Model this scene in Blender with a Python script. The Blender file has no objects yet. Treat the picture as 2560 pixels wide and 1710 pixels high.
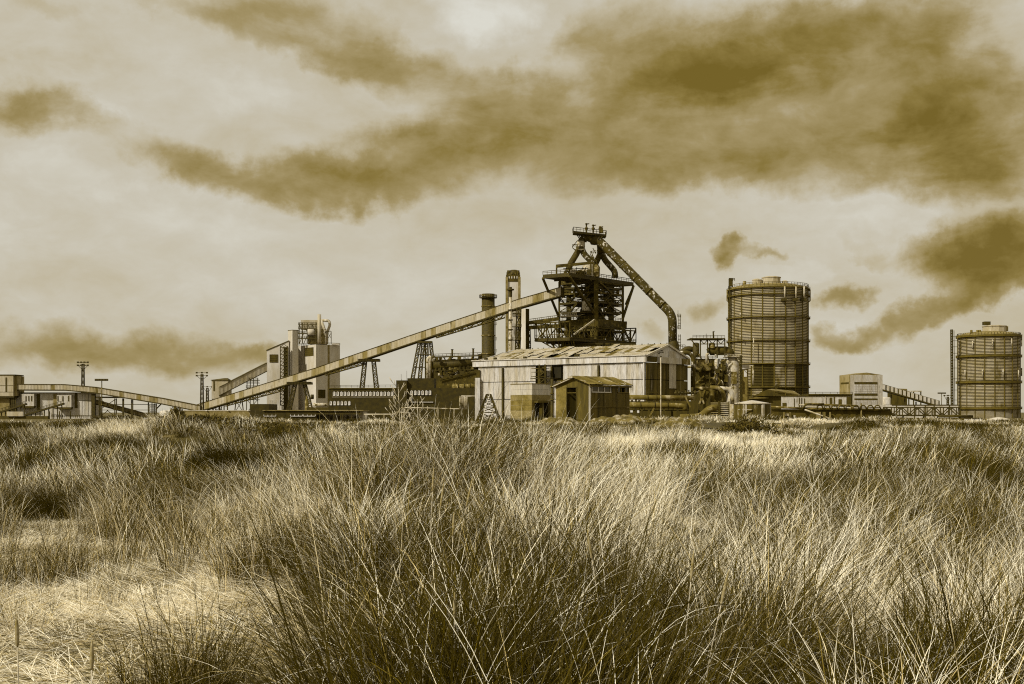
import bpy, math, random
import numpy as np
from mathutils import Vector, Matrix
random.seed(7); rng = np.random.default_rng(11)
sc = bpy.context.scene
COL = sc.collection
# ------------------------------------------------------------------ camera
F = 3000.0; HY = 1030.0; EZ = 4.0          # focal length in photo pixels, horizon row, eye height above plant ground
cam_d = bpy.data.cameras.new('camera'); cam = bpy.data.objects.new('camera', cam_d); COL.objects.link(cam)
cam_d.sensor_width = 36; cam_d.lens = 36 * F / 2560; cam_d.shift_y = (HY - 855) / 2560
cam_d.clip_start = 0.1; cam_d.clip_end = 20000
cam.location = (0, 0, EZ); cam.rotation_euler = (math.radians(90), 0, 0); sc.camera = cam
sc.view_settings.view_transform = 'Standard'; sc.view_settings.look = 'None'
sc.view_settings.exposure = 0.0; sc.view_settings.gamma = 1; sc.view_settings.use_curve_mapping = False
sc.render.engine = 'CYCLES'; sc.cycles.max_bounces = 5; sc.cycles.diffuse_bounces = 3; sc.cycles.use_denoising = False; sc.cycles.filter_width = 1.1; sc.cycles.sample_clamp_indirect = 4

# ------------------------------------------------------------------ the photograph's duotone: luminance -> warm sepia
def lin(c): c /= 255; return c / 12.92 if c <= .04045 else ((c + .055) / 1.055) ** 2.4
TONE = [tuple(lin(v) for v in t) for t in ((60, 50, 1), (72, 60, 3), (100, 84, 20), (134, 115, 53), (163, 147, 103), (191, 180, 150), (222, 219, 206), (240, 238, 230))]
LUM = [.2126 * a + .7152 * b + .0722 * c for a, b, c in TONE]
def sep(l):
    if l <= LUM[0]: k = l / LUM[0]; return tuple(k * v for v in TONE[0]) + (1,)
    return tuple(float(np.interp(l, LUM, [t[i] for t in TONE])) for i in range(3)) + (1,)
SKY_TINT = (.97, 1.0, 1.20)       # the toned daylight is itself warm: surfaces are that much less warm, and the two together give the photograph's tone
_sep = sep
def sep(l): c = tuple(1.15 * v for v in _sep(l / 1.15)[:3]); k = min(1, max(0, (l - .03) / .13)); return tuple(min(1, c[i] * (1 + (SKY_TINT[i] - 1) * k)) for i in range(3)) + (1,)
def warm(l, k=1.95): return tuple(k * v for v in _sep(l / k)[:3]) + (1,)
def deep(l): k = l / LUM[0]; return tuple(k * v for v in TONE[0]) + (1,)

# ------------------------------------------------------------------ sky
SUN_EL, SUN_AZ = math.radians(40), math.radians(-128)    # azimuth from +Y towards +X: the sun stands behind the camera's left shoulder
w = bpy.data.worlds.new('World'); sc.world = w; w.use_nodes = True
nt = w.node_tree; nt.nodes.clear(); N = nt.nodes; L = nt.links
def nd(t, **k):
    n = N.new(t)
    for a, b in k.items(): setattr(n, a, b)
    return n
def mth(op, a, b=None, c=None):
    n = nd('ShaderNodeMath', operation=op)
    for i, v in enumerate((a, b, c)):
        if v is None: continue
        if isinstance(v, (int, float)): n.inputs[i].default_value = v
        else: L.new(v, n.inputs[i])
    return n.outputs[0]
geo = nd('ShaderNodeNewGeometry')
tc = nd('ShaderNodeTexCoord')
sx = nd('ShaderNodeSeparateXYZ'); L.new(tc.outputs['Generated'], sx.inputs[0])
az = mth('ARCTAN2', sx.outputs[0], sx.outputs[1])
el = mth('ARCSINE', sx.outputs[2])
cv = nd('ShaderNodeCombineXYZ'); L.new(az, cv.inputs[0]); L.new(el, cv.inputs[1])
def noise(vec, scale, detail=4, rough=.55, dist=0., sq=(1, 1, 1)):
    m = nd('ShaderNodeMapping'); L.new(vec, m.inputs[0]); m.inputs['Scale'].default_value = sq
    n = nd('ShaderNodeTexNoise'); L.new(m.outputs[0], n.inputs['Vector'])
    n.inputs['Scale'].default_value = scale; n.inputs['Detail'].default_value = detail
    n.inputs['Roughness'].default_value = rough; n.inputs['Distortion'].default_value = dist
    return n
wn1 = noise(tc.outputs['Generated'], 7, 3, .5); wn2 = noise(tc.outputs['Generated'], 26, 6, .6)
def vm(op, a, b):
    n = nd('ShaderNodeVectorMath', operation=op)
    for i, v in enumerate((a, b)):
        if isinstance(v, tuple): n.inputs[i].default_value = v
        else: L.new(v, n.inputs[i])
    return n.outputs[0]
wv = vm('ADD', cv.outputs[0], vm('MULTIPLY', vm('SUBTRACT', wn1.outputs['Color'], (.5, .5, .5)), (.06, .032, 0)))
wv = vm('ADD', wv, vm('MULTIPLY', vm('SUBTRACT', wn2.outputs['Color'], (.5, .5, .5)), (.075, .045, 0)))
# clouds seen in the view: centre and radii as directions (given in thousandths of the photograph's width), tilt, darkness
CL = [(1850, 100, 380, 95, 8, .62), (1660, 175, 150, 70, 5, .42), (2120, 60, 220, 70, 0, .16), (1400, 70, 230, 100, 0, .34), (1880, 250, 700, 240, 0, .50), (1480, 170, 300, 200, 0, .20), (2250, 330, 260, 190, 0, .22),
      (2190, 270, 130, 150, 0, .44), (1820, 375, 520, 75, 2, .34), (1500, 260, 190, 110, 0, .12), (2260, 390, 260, 80, 0, .28),
      (2290, 572, 210, 75, 6, .98), (2210, 690, 190, 42, 18, .66), (1665, 577, 60, 36, 0, .56), (1775, 588, 55, 20, -8, .36), (1950, 555, 60, 35, 0, .18),
      (1980, 600, 50, 28, 0, .22), (1955, 680, 66, 34, 0, .46), (1935, 772, 74, 34, 0, .52), (1630, 708, 75, 45, 20, .36), (1500, 762, 52, 40, 0, .26),
      (30, 262, 150, 60, 5, .58), (140, 232, 150, 38, -12, .34), (110, 12, 120, 32, 0, .28), (400, 375, 280, 62, -14, .52), (720, 415, 290, 60, -5, .58),
      (930, 385, 260, 85, 14, .44), (1120, 330, 190, 90, 8, .24), (760, 105, 280, 70, -16, .22), (950, 170, 260, 100, -8, .42), (650, 20, 300, 45, 0, .26), (1250, 250, 260, 60, 10, .22), (700, 330, 300, 50, -6, .16),
      (90, 792, 300, 64, 0, .42), (380, 822, 280, 64, -3, .40), (640, 838, 200, 40, 0, .22), (590, 812, 90, 28, 0, .30), (40, 560, 120, 60, 0, .12), (1300, 770, 220, 40, 0, .06), (2050, 770, 90, 40, 0, .2),
      (480, 60, 320, 34, -14, .24), (260, 185, 280, 44, -8, .20), (1180, 190, 160, 46, -30, .24), (850, 300, 300, 34, -6, .14), (150, 480, 260, 36, 4, .10), (1200, 330, 620, 150, 0, .14), (700, 70, 640, 120, 0, .12), (300, 700, 420, 90, 0, .10), (100, 130, 200, 70, 0, .14), (1060, 470, 300, 40, 0, .08),
      (1085, 60, 150, 95, -20, -.48), (960, 115, 60, 50, 0, -.16), (520, 225, 330, 75, -6, -.20), (230, 330, 230, 60, -4, -.10), (1650, 500, 420, 55, -4, -.20),
      (2240, 90, 80, 60, 20, -.22), (2090, 490, 160, 50, 0, -.16), (330, 450, 300, 60, -12, -.10), (1850, 640, 120, 50, 0, -.16), (2050, 120, 60, 90, -30, -.10), (1210, 20, 100, 45, 0, -.14), (60, 680, 150, 25, 0, -.12)]
acc = None
for cx, cy, rx, ry, an, wt in CL:
    u = (cx * 1.0907 - 1280) / F; v = (HY - cy * 1.0907) / F
    a0 = math.atan(u); e0 = math.atan(v / math.hypot(1, u))
    m = nd('ShaderNodeMapping', vector_type='TEXTURE'); L.new(wv, m.inputs[0])
    m.inputs['Location'].default_value = (a0, e0, 0); m.inputs['Rotation'].default_value = (0, 0, math.radians(an))
    m.inputs['Scale'].default_value = (rx * 1.5 * 1.0907 / F, ry * 1.5 * 1.0907 / F, 1)
    ln = nd('ShaderNodeVectorMath', operation='LENGTH'); L.new(m.outputs[0], ln.inputs[0])
    mr = nd('ShaderNodeMapRange', interpolation_type='SMOOTHSTEP'); L.new(ln.outputs['Value'], mr.inputs[0])
    mr.inputs[1].default_value = 1.0; mr.inputs[2].default_value = .0; mr.inputs[3].default_value = 0; mr.inputs[4].default_value = wt * (.60 if cx > 1250 and cy < 450 else (.84 if cx > 1250 else .60)) if wt > 0 else wt * .6
    acc = mr.outputs[0] if acc is None else mth('ADD', acc, mr.outputs[0])
base = noise(tc.outputs['Generated'], 3.2, 7, .56, .2, (1, 1, 2.6))
fine = noise(tc.outputs['Generated'], 17, 8, .62, .35, (1, 1, 1.8))
b1 = mth('MULTIPLY', mth('SUBTRACT', base.outputs[0], .5), .50)
mid = noise(tc.outputs['Generated'], 9, 6, .6, .5, (1, 1, 2.2))
rim = nd('ShaderNodeValToRGB'); L.new(acc, rim.inputs[0]); re_ = rim.color_ramp.elements; re_[0].color = (0, 0, 0, 1); re_[1].position = .34; re_[1].color = (0, 0, 0, 1); rq = re_.new(.13); rq.color = (.13, .13, .13, 1)
m1 = mth('MULTIPLY', mth('SUBTRACT', mid.outputs[0], .5), mth('ADD', .14, mth('MINIMUM', mth('MULTIPLY', mth('MAXIMUM', acc, 0), 1.5), .85)))
f1 = mth('MULTIPLY', mth('SUBTRACT', fine.outputs[0], .5), mth('ADD', .30, mth('MINIMUM', mth('MULTIPLY', mth('ABSOLUTE', acc), .75), .34)))
val = mth('SUBTRACT', mth('ADD', mth('ADD', mth('ADD', mth('ADD', acc, .245), b1), f1), m1), rim.outputs[0])
cr = nd('ShaderNodeValToRGB'); L.new(val, cr.inputs[0])
e = cr.color_ramp.elements; e[0].position = 0; e[1].position = 1.0
e[0].color = tuple(lin(v) for v in (224, 222, 211)) + (1,); e[1].color = tuple(lin(v) for v in (116, 97, 34)) + (1,)
for p, c in ((.20, (206, 200, 183)), (.38, (193, 182, 154)), (.60, (165, 148, 103)), (.82, (138, 119, 60))):
    q = e.new(p); q.color = tuple(lin(v) for v in c) + (1,)
sky = nd('ShaderNodeTexSky', sky_type='NISHITA'); sky.sun_disc = False; sky.sun_elevation = SUN_EL; sky.sun_rotation = SUN_AZ
skb = nd('ShaderNodeRGBToBW'); L.new(sky.outputs[0], skb.inputs[0])
skt = nd('ShaderNodeMix', data_type='RGBA', blend_type='MULTIPLY'); skt.inputs[0].default_value = 1
L.new(skb.outputs[0], skt.inputs[6]); skt.inputs[7].default_value = (.058, .050, .034, 1)       # the clear sky above the cloud, at strength 0.05 and toned
mx = nd('ShaderNodeMix', data_type='RGBA'); mx.inputs[0].default_value = .93
L.new(skt.outputs[2], mx.inputs[6]); L.new(cr.outputs[0], mx.inputs[7])
bg = nd('ShaderNodeBackground'); L.new(mx.outputs[2], bg.inputs[0]); bg.inputs[1].default_value = 1.0
wo = nd('ShaderNodeOutputWorld'); L.new(bg.outputs[0], wo.inputs[0])
sd = bpy.data.lights.new('sun', 'SUN'); sd.energy = 3.9; sd.angle = math.radians(1.5); sd.color = (1, .972, .90)
sun = bpy.data.objects.new('sun', sd); COL.objects.link(sun)
sdir = Vector((math.sin(SUN_AZ) * math.cos(SUN_EL), math.cos(SUN_AZ) * math.cos(SUN_EL), math.sin(SUN_EL)))
sun.rotation_euler = sdir.to_track_quat('Z', 'Y').to_euler(); sun.location = (0, 0, 200)

# ------------------------------------------------------------------ materials
MATS = {}
def mat(name, lo, hi, scale=.5, streak=0., rough=.8, stain=None, stain_lo=.52, stain_hi=.62, stain_scale=.3, stain_z=1., bump=0., fine=0.):
    m = bpy.data.materials.new(name); m.use_nodes = True; t = m.node_tree; B = t.nodes['Principled BSDF']
    B.inputs['Roughness'].default_value = rough; B.inputs['Specular IOR Level'].default_value = .25
    def n_(ty): return t.nodes.new(ty)
    g = n_('ShaderNodeNewGeometry')
    def nz(sc_, zs, det=5, ro=.6):
        mp = n_('ShaderNodeMapping'); mp.inputs['Scale'].default_value = (1, 1, zs); t.links.new(g.outputs['Position'], mp.inputs[0])
        x = n_('ShaderNodeTexNoise'); x.inputs['Scale'].default_value = sc_; x.inputs['Detail'].default_value = det; x.inputs['Roughness'].default_value = ro
        t.links.new(mp.outputs[0], x.inputs['Vector']); return x.outputs[0]
    r = n_('ShaderNodeValToRGB'); t.links.new(nz(scale, 1 if not streak else streak), r.inputs[0])
    r.color_ramp.elements[0].position = .34; r.color_ramp.elements[1].position = .66
    r.color_ramp.elements[0].color = sep(lo); r.color_ramp.elements[1].color = sep(hi); out = r.outputs[0]
    if stain is not None:
        mr = n_('ShaderNodeMapRange'); t.links.new(nz(stain_scale, stain_z, 7, .68), mr.inputs[0])
        mr.inputs[1].default_value = stain_lo; mr.inputs[2].default_value = stain_hi
        x = n_('ShaderNodeMix'); x.data_type = 'RGBA'; t.links.new(mr.outputs[0], x.inputs[0]); t.links.new(out, x.inputs[6]); x.inputs[7].default_value = sep(stain); out = x.outputs[2]
    if fine:
        x = n_('ShaderNodeMix'); x.data_type = 'RGBA'; x.blend_type = 'MULTIPLY'; x.inputs[0].default_value = 1
        mr = n_('ShaderNodeMapRange'); t.links.new(nz(scale * 9, 1 if not streak else streak, 3, .7), mr.inputs[0])
        mr.inputs[1].default_value = .3; mr.inputs[2].default_value = .7; mr.inputs[3].default_value = 1 - fine; mr.inputs[4].default_value = 1 + fine * .4
        t.links.new(out, x.inputs[6]); t.links.new(mr.outputs[0], x.inputs[7]); out = x.outputs[2]
    t.links.new(out, B.inputs['Base Color'])
    if bump:
        b = n_('ShaderNodeBump'); b.inputs['Strength'].default_value = bump; b.inputs['Distance'].default_value = .1
        t.links.new(nz(scale * 6, 1), b.inputs['Height']); t.links.new(b.outputs[0], B.inputs['Normal'])
    MATS[name] = m; return m
mat('dark_steel', .022, .055, 1.2, rough=.7)
mat('rust_steel', .026, .065, .35, stain=.17, stain_lo=.56, stain_hi=.66, stain_scale=.5, rough=.85)
mat('flaked_pipe', .028, .058, .3, stain=.50, stain_lo=.575, stain_hi=.61, stain_scale=.55, rough=.8)
mat('light_pipe', .28, .50, .8, stain=.07, stain_lo=.55, stain_hi=.62, stain_scale=.7, rough=.7)
mat('rust_pipe', .06, .14, .8, stain=.32, stain_lo=.54, stain_hi=.64, stain_scale=.8, rough=.8)
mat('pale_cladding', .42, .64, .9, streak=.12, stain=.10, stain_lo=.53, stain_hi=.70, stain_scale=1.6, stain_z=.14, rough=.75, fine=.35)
mat('old_cladding', .40, .58, .6, streak=.15, stain=.12, stain_lo=.55, stain_hi=.72, stain_scale=1.2, stain_z=.15, rough=.8, fine=.35)
mat('gallery_cladding', .31, .44, .25, streak=.3, stain=.11, stain_lo=.60, stain_hi=.72, stain_scale=.35, stain_z=.2, fine=.2)
mat('gallery_cladding_dark', .17, .29, .25, streak=.3, stain=.07, stain_lo=.52, stain_hi=.66, stain_scale=.35, stain_z=.2, fine=.2)
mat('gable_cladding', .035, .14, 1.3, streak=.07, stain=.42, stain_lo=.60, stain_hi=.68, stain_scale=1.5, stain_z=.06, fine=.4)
mat('roof_sheet', .30, .50, .9, stain=.08, stain_lo=.56, stain_hi=.64, stain_scale=.7, rough=.8, fine=.3)
mat('roof_sheet_dark', .07, .18, .9, stain=.4, stain_lo=.58, stain_hi=.64, stain_scale=.7, fine=.3)
mat('concrete', .42, .56, .12, streak=.35, stain=.13, stain_lo=.58, stain_hi=.76, stain_scale=.12, stain_z=.12, fine=.12)
mat('concrete_dark', .13, .25, .5, stain=.07, stain_lo=.55, stain_hi=.7, stain_scale=.6, stain_z=.35, fine=.3)
mat('dark_brick', .022, .045, .6, fine=.3)
mat('dark_clad', .035, .075, .5, streak=.3, fine=.3)
mat('window_frame', .5, .65, .5)
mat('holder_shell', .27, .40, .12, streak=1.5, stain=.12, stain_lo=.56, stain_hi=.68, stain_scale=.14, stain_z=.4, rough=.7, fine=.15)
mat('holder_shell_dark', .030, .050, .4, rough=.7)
mat('holder_band_rib_shade', .055, .10, .4)
mat('hut_sheet', .035, .11, 1.6, streak=.12, stain=.42, stain_lo=.57, stain_hi=.66, stain_scale=1.5, stain_z=.2, fine=.4)
mat('hut_render', .10, .20, .9, stain=.07, stain_lo=.54, stain_hi=.66, stain_scale=.8, fine=.3)
mat('opening', .008, .014, 1)
mat('sand', .36, .50, .6, fine=.2)
mat('scrub', .03, .09, 2.0, stain=.25, stain_lo=.60, stain_hi=.72, stain_scale=4)
mat('seed_head', .16, .34, 40)
mat('dark_glass', .03, .05, 1, rough=.15)
# ground: dark soil and litter with paler trodden sand in patches
def ground_mat():
    m = bpy.data.materials.new('dune_ground'); m.use_nodes = True; t = m.node_tree; B = t.nodes['Principled BSDF']; B.inputs['Roughness'].default_value = .95
    g = t.nodes.new('ShaderNodeNewGeometry')
    def nz(s, d=6, r=.65):
        x = t.nodes.new('ShaderNodeTexNoise'); x.inputs['Scale'].default_value = s; x.inputs['Detail'].default_value = d; x.inputs['Roughness'].default_value = r
        t.links.new(g.outputs['Position'], x.inputs['Vector']); return x.outputs[0]
    r = t.nodes.new('ShaderNodeValToRGB'); t.links.new(nz(.35), r.inputs[0]); el_ = r.color_ramp.elements
    el_[0].position = .40; el_[1].position = .68; el_[0].color = deep(.06); el_[1].color = warm(.42)
    q = el_.new(.56); q.color = deep(.09)
    at = t.nodes.new('ShaderNodeAttribute'); at.attribute_name = 'straw'
    x = t.nodes.new('ShaderNodeMix'); x.data_type = 'RGBA'; t.links.new(at.outputs['Fac'], x.inputs[0]); t.links.new(r.outputs[0], x.inputs[6])
    r2 = t.nodes.new('ShaderNodeValToRGB'); t.links.new(nz(9, 8, .75), r2.inputs[0]); r2.color_ramp.elements[0].position = .42; r2.color_ramp.elements[1].position = .58
    r2.color_ramp.elements[0].color = deep(.09); r2.color_ramp.elements[1].color = warm(.62); t.links.new(r2.outputs[0], x.inputs[7])
    y = t.nodes.new('ShaderNodeMix'); y.data_type = 'RGBA'; y.blend_type = 'MULTIPLY'; y.inputs[0].default_value = .8
    r3 = t.nodes.new('ShaderNodeValToRGB'); t.links.new(nz(14, 5, .7), r3.inputs[0]); r3.color_ramp.elements[0].position = .35; r3.color_ramp.elements[0].color = (.3, .3, .3, 1); r3.color_ramp.elements[1].position = .62
    t.links.new(x.outputs[2], y.inputs[6]); t.links.new(r3.outputs[0], y.inputs[7])
    t.links.new(y.outputs[2], B.inputs['Base Color'])
    b = t.nodes.new('ShaderNodeBump'); b.inputs['Distance'].default_value = .08; t.links.new(nz(12), b.inputs['Height']); t.links.new(b.outputs[0], B.inputs['Normal'])
    MATS['dune_ground'] = m
ground_mat()
def grass_mat():
    m = bpy.data.materials.new('grass_blade'); m.use_nodes = True; t = m.node_tree; B = t.nodes['Principled BSDF']; B.inputs['Roughness'].default_value = .55
    B.inputs['Specular IOR Level'].default_value = .12
    a = t.nodes.new('ShaderNodeAttribute'); a.attribute_name = 'shade'
    b = t.nodes.new('ShaderNodeAttribute'); b.attribute_type = 'INSTANCER'; b.attribute_name = 'tone'
    s = t.nodes.new('ShaderNodeMath'); s.operation = 'ADD'; t.links.new(a.outputs['Fac'], s.inputs[0]); t.links.new(b.outputs['Fac'], s.inputs[1])
    r = t.nodes.new('ShaderNodeValToRGB'); t.links.new(s.outputs[0], r.inputs[0]); e_ = r.color_ramp.elements
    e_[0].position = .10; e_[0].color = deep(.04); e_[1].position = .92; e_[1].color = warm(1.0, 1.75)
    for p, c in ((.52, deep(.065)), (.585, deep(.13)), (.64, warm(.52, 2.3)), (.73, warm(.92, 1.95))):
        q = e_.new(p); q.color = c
    t.links.new(r.outputs[0], B.inputs['Base Color'])
    tr = t.nodes.new('ShaderNodeBsdfTranslucent'); t.links.new(r.outputs[0], tr.inputs[0])
    mxs = t.nodes.new('ShaderNodeMixShader'); mxs.inputs[0].default_value = .22
    t.links.new(B.outputs[0], mxs.inputs[1]); t.links.new(tr.outputs[0], mxs.inputs[2])
    t.links.new(mxs.outputs[0], t.nodes['Material Output'].inputs[0])
    MATS['grass_blade'] = m
grass_mat()

# ------------------------------------------------------------------ geometry helpers
V = Vector; UP = V((0, 0, 1))
def W(px, py, Y): return V(((px - 1280) / F * Y, Y, EZ + (HY - py) / F * Y))
def zat(py, Y): return EZ + (HY - py) / F * Y
def xat(px, Y): return (px - 1280) / F * Y
class MB:
    def __init__(s): s.v = []; s.f = []; s.sm = []
    def add(s, vs, fs, smooth=False):
        o = len(s.v); s.v += [tuple(v) for v in vs]; s.f += [tuple(i + o for i in f) for f in fs]; s.sm += [smooth] * len(fs); return s
    def hexa(s, p):  # p: 4 bottom ccw, 4 top ccw
        return s.add(p, [(3, 2, 1, 0), (4, 5, 6, 7), (0, 1, 5, 4), (1, 2, 6, 5), (2, 3, 7, 6), (3, 0, 4, 7)])
    def box(s, x0, x1, y0, y1, z0, z1):
        return s.hexa([(x0, y0, z0), (x1, y0, z0), (x1, y1, z0), (x0, y1, z0), (x0, y0, z1), (x1, y0, z1), (x1, y1, z1), (x0, y1, z1)])
    def beam(s, p, q, a, b=None):
        b = b or a; p = V(p); q = V(q); d = (q - p)
        if d.length < 1e-6: return s
        d.normalize(); u = d.cross(UP)
        if u.length < 1e-3: u = V((1, 0, 0))
        u.normalize(); n = u.cross(d).normalized(); u = u * a / 2; n = n * b / 2
        return s.hexa([p - u - n, p + u - n, p + u + n, p - u + n, q - u - n, q + u - n, q + u + n, q - u + n])
    def prism(s, base, top):
        n = len(base); return s.add(list(base) + list(top), [tuple(range(n - 1, -1, -1)), tuple(range(n, 2 * n))] + [(i, (i + 1) % n, n + (i + 1) % n, n + i) for i in range(n)])
    def tube(s, pts, r, n=14, caps=True):
        pts = [V(p) for p in pts]; rs = r if isinstance(r, (list, tuple)) else [r] * len(pts)
        vs = []; prev = None
        for i, p in enumerate(pts):
            d = (pts[min(i + 1, len(pts) - 1)] - pts[max(i - 1, 0)]).normalized()
            if prev is None:
                u = d.cross(V((0, 1, 0.01))); u = u if u.length > .05 else d.cross(V((1, 0, 0)))
            else: u = prev - d * prev.dot(d)
            u.normalize(); prev = u; v = d.cross(u)
            vs += [p + (u * math.cos(2 * math.pi * k / n) + v * math.sin(2 * math.pi * k / n)) * rs[i] for k in range(n)]
        fs = [(i * n + k, i * n + (k + 1) % n, (i + 1) * n + (k + 1) % n, (i + 1) * n + k) for i in range(len(pts) - 1) for k in range(n)]
        s.add(vs, fs, True)
        if caps:
            o = len(s.v) - len(vs)
            s.f += [tuple(o + k for k in range(n - 1, -1, -1)), tuple(o + (len(pts) - 1) * n + k for k in range(n))]; s.sm += [False, False]
        return s
    def lathe(s, cx, cy, prof, n=32, a0=0, a1=2 * math.pi, smooth=True):
        full = abs(a1 - a0 - 2 * math.pi) < 1e-6; m = n if full else n + 1
        vs = [(cx + r * math.cos(a0 + (a1 - a0) * k / n), cy + r * math.sin(a0 + (a1 - a0) * k / n), z) for r, z in prof for k in range(m)]
        fs = [(i * m + k, i * m + (k + 1) % m, (i + 1) * m + (k + 1) % m, (i + 1) * m + k) for i in range(len(prof) - 1) for k in range(n)]
        return s.add(vs, fs, smooth)
    def lattice(s, p, q, w0, w1, n, t):
        p = V(p); q = V(q); d = (q - p).normalized(); u = d.cross(V((0, 1, 0)))
        if u.length < .1: u = d.cross(V((1, 0, 0)))
        u.normalize(); v = d.cross(u).normalized()
        def cn(k, f): c = p.lerp(q, f); w = (w0 + (w1 - w0) * f) / 2; return c + u * w * (1, -1, -1, 1)[k] + v * w * (1, 1, -1, -1)[k]
        for k in range(4):
            s.beam(cn(k, 0), cn(k, 1), t * 1.3); k2 = (k + 1) % 4
            for i in range(n):
                f0, f1 = i / n, (i + 1) / n
                s.beam(cn(k, f0) if i % 2 else cn(k2, f0), cn(k2, f1) if i % 2 else cn(k, f1), t); s.beam(cn(k, f1), cn(k2, f1), t)
                if n <= 6: s.beam(cn(k2, f0) if i % 2 else cn(k, f0), cn(k, f1) if i % 2 else cn(k2, f1), t)
        return s
    def rail(s, pts, h=1.3, t=.16, step=3.0):
        for a, b in zip(pts[:-1], pts[1:]):
            a = V(a); b = V(b); n = max(1, int((b - a).length / step))
            s.beam(a + UP * h, b + UP * h, t); s.beam(a + UP * h * .5, b + UP * h * .5, t * .7)
            for i in range(n + 1): c = a.lerp(b, i / n); s.beam(c, c + UP * h, t * .8)
        return s
    def truss(s, a, b, c, d, n, t):   # planar truss: bottom chord a-b, top chord c-d
        a, b, c, d = map(V, (a, b, c, d)); s.beam(a, b, t * 1.3); s.beam(c, d, t * 1.3)
        for i in range(n):
            f0, f1 = i / n, (i + 1) / n
            s.beam(a.lerp(b, f0), c.lerp(d, f0), t)
            s.beam(*( (a.lerp(b, f0), c.lerp(d, f1)) if i % 2 else (c.lerp(d, f0), a.lerp(b, f1)) ), t)
        s.beam(b, d, t); return s
    def mesh(s, name, mt, off=V((0, 0, 0))):
        me = bpy.data.meshes.new(name); me.from_pydata([(v[0] - off.x, v[1] - off.y, v[2] - off.z) for v in s.v], [], s.f)
        me.polygons.foreach_set('use_smooth', s.sm); me.materials.append(MATS[mt]); me.update(); return me
def root_loc(p):
    o = V((0, 0, 0))
    while p is not None: o = o + p.location; p = p.parent
    return o
def thing(name, label, cat, loc=(0, 0, 0), group=None):
    o = bpy.data.objects.new(name, None); COL.objects.link(o); o.location = loc; o.empty_display_size = .5
    o['label'] = label; o['category'] = cat
    if group: o['group'] = group
    return o
def part(name, mb, mt, parent, label=None):
    off = root_loc(parent); o = bpy.data.objects.new(name, mb.mesh(name, mt, off)); COL.objects.link(o); o.parent = parent
    if label: o['label'] = label
    return o
def inst(name, me, parent, M):
    o = bpy.data.objects.new(name, me); COL.objects.link(o); o.parent = parent; o.matrix_local = M; return o
def solo(name, mb, mt, label, cat, loc, group=None):
    o = bpy.data.objects.new(name, mb.mesh(name, mt, V(loc))); COL.objects.link(o); o.location = loc; o['label'] = label; o['category'] = cat
    if group: o['group'] = group
    return o
def struct(name, mb, mt):
    o = bpy.data.objects.new(name, mb.mesh(name, mt)); COL.objects.link(o); o['kind'] = 'structure'; return o
def copy_tree(o, loc=None, parent=None, label=None):
    c = o.copy(); COL.objects.link(c)
    if parent is not None: c.parent = parent
    if loc is not None: c.location = loc
    if label: c['label'] = label
    for ch in list(o.children): copy_tree(ch, None, c)
    return c
class Face:   # a vertical wall plane: origin, horizontal direction u, outward normal n
    def __init__(s, O, u, n): s.O = V(O); s.u = V(u).normalized(); s.n = V(n).normalized()
    def at(s, u, z, d=0): p = s.O + s.u * u + s.n * d; return V((p.x, p.y, z))
    def upx(s, px): k = (px - 1280) / F; return (k * s.O.y - s.O.x) / (s.u.x - k * s.u.y)
    def z(s, px, py): return zat(py, (s.O + s.u * s.upx(px)).y)
    def block(s, mb, u0, u1, z0, z1, d0, d1):
        return mb.hexa([s.at(u0, z0, d1), s.at(u1, z0, d1), s.at(u1, z0, d0), s.at(u0, z0, d0), s.at(u0, z1, d1), s.at(u1, z1, d1), s.at(u1, z1, d0), s.at(u0, z1, d0)])
    def rect(s, mb, px0, py0, px1, py1, d0=-.1, d1=.15):
        m = (px0 + px1) / 2; return s.block(mb, s.upx(px0), s.upx(px1), s.z(m, max(py0, py1)), s.z(m, min(py0, py1)), d0, d1)
def quad(cpx, Y, ang, lpx, rpx):
    """ground corner nearest the camera plus the far ends of its left and right walls"""
    a = math.radians(ang); dR = V((math.cos(a), math.sin(a), 0)); dL = V((-math.sin(a), math.cos(a), 0)); C = V((xat(cpx, Y), Y, 0))
    def ln(d, px): k = (px - 1280) / F; return (k * C.y - C.x) / (d.x - k * d.y)
    lr, ll = ln(dR, rpx), ln(dL, lpx); return C, dL, dR, ll, lr
def front(px0, px1, Y): return Face((xat(px0, Y), Y, 0), (1, 0, 0), (0, -1, 0))
def wallbox(px0, px1, pyt, Y, depth, z0=0, pyb=None):
    return MB().box(xat(px0, Y), xat(px1, Y), Y, Y + depth, z0 if pyb is None else zat(pyb, Y), zat(pyt, Y))
def sheet_mesh(name, mt, w, h, k=4, d=.06, t=.03):
    """corrugated sheet, w along x, h along z, facing -y"""
    vs = []; n = 2 * k
    for i in range(n + 1):
        x = w * i / n; y = -d if i % 2 else 0
        vs += [(x, y, 0), (x, y, h)]
    fs = [(2 * i, 2 * i + 2, 2 * i + 3, 2 * i + 1) for i in range(n)]
    o = len(vs); vs += [(0, t, 0), (w, t, 0), (w, t, h), (0, t, h)]; fs += [(o + 1, o, o + 3, o + 2)]
    fs += [(0, 1, o + 3, o), (2 * n, o + 1, o + 2, 2 * n + 1)]
    me = bpy.data.meshes.new(name); me.from_pydata(vs, [], fs); me.materials.append(MATS[mt]); me.update(); return me
def frame_mat(o, ux, n, uz=None):   # x axis ux, -y axis n
    ux = V(ux).normalized(); y = -V(n).normalized(); z = V(uz).normalized() if uz is not None else UP
    M = Matrix(((ux.x, y.x, z.x, o.x), (ux.y, y.y, z.y, o.y), (ux.z, y.z, z.z, o.z), (0, 0, 0, 1))); return M

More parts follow.
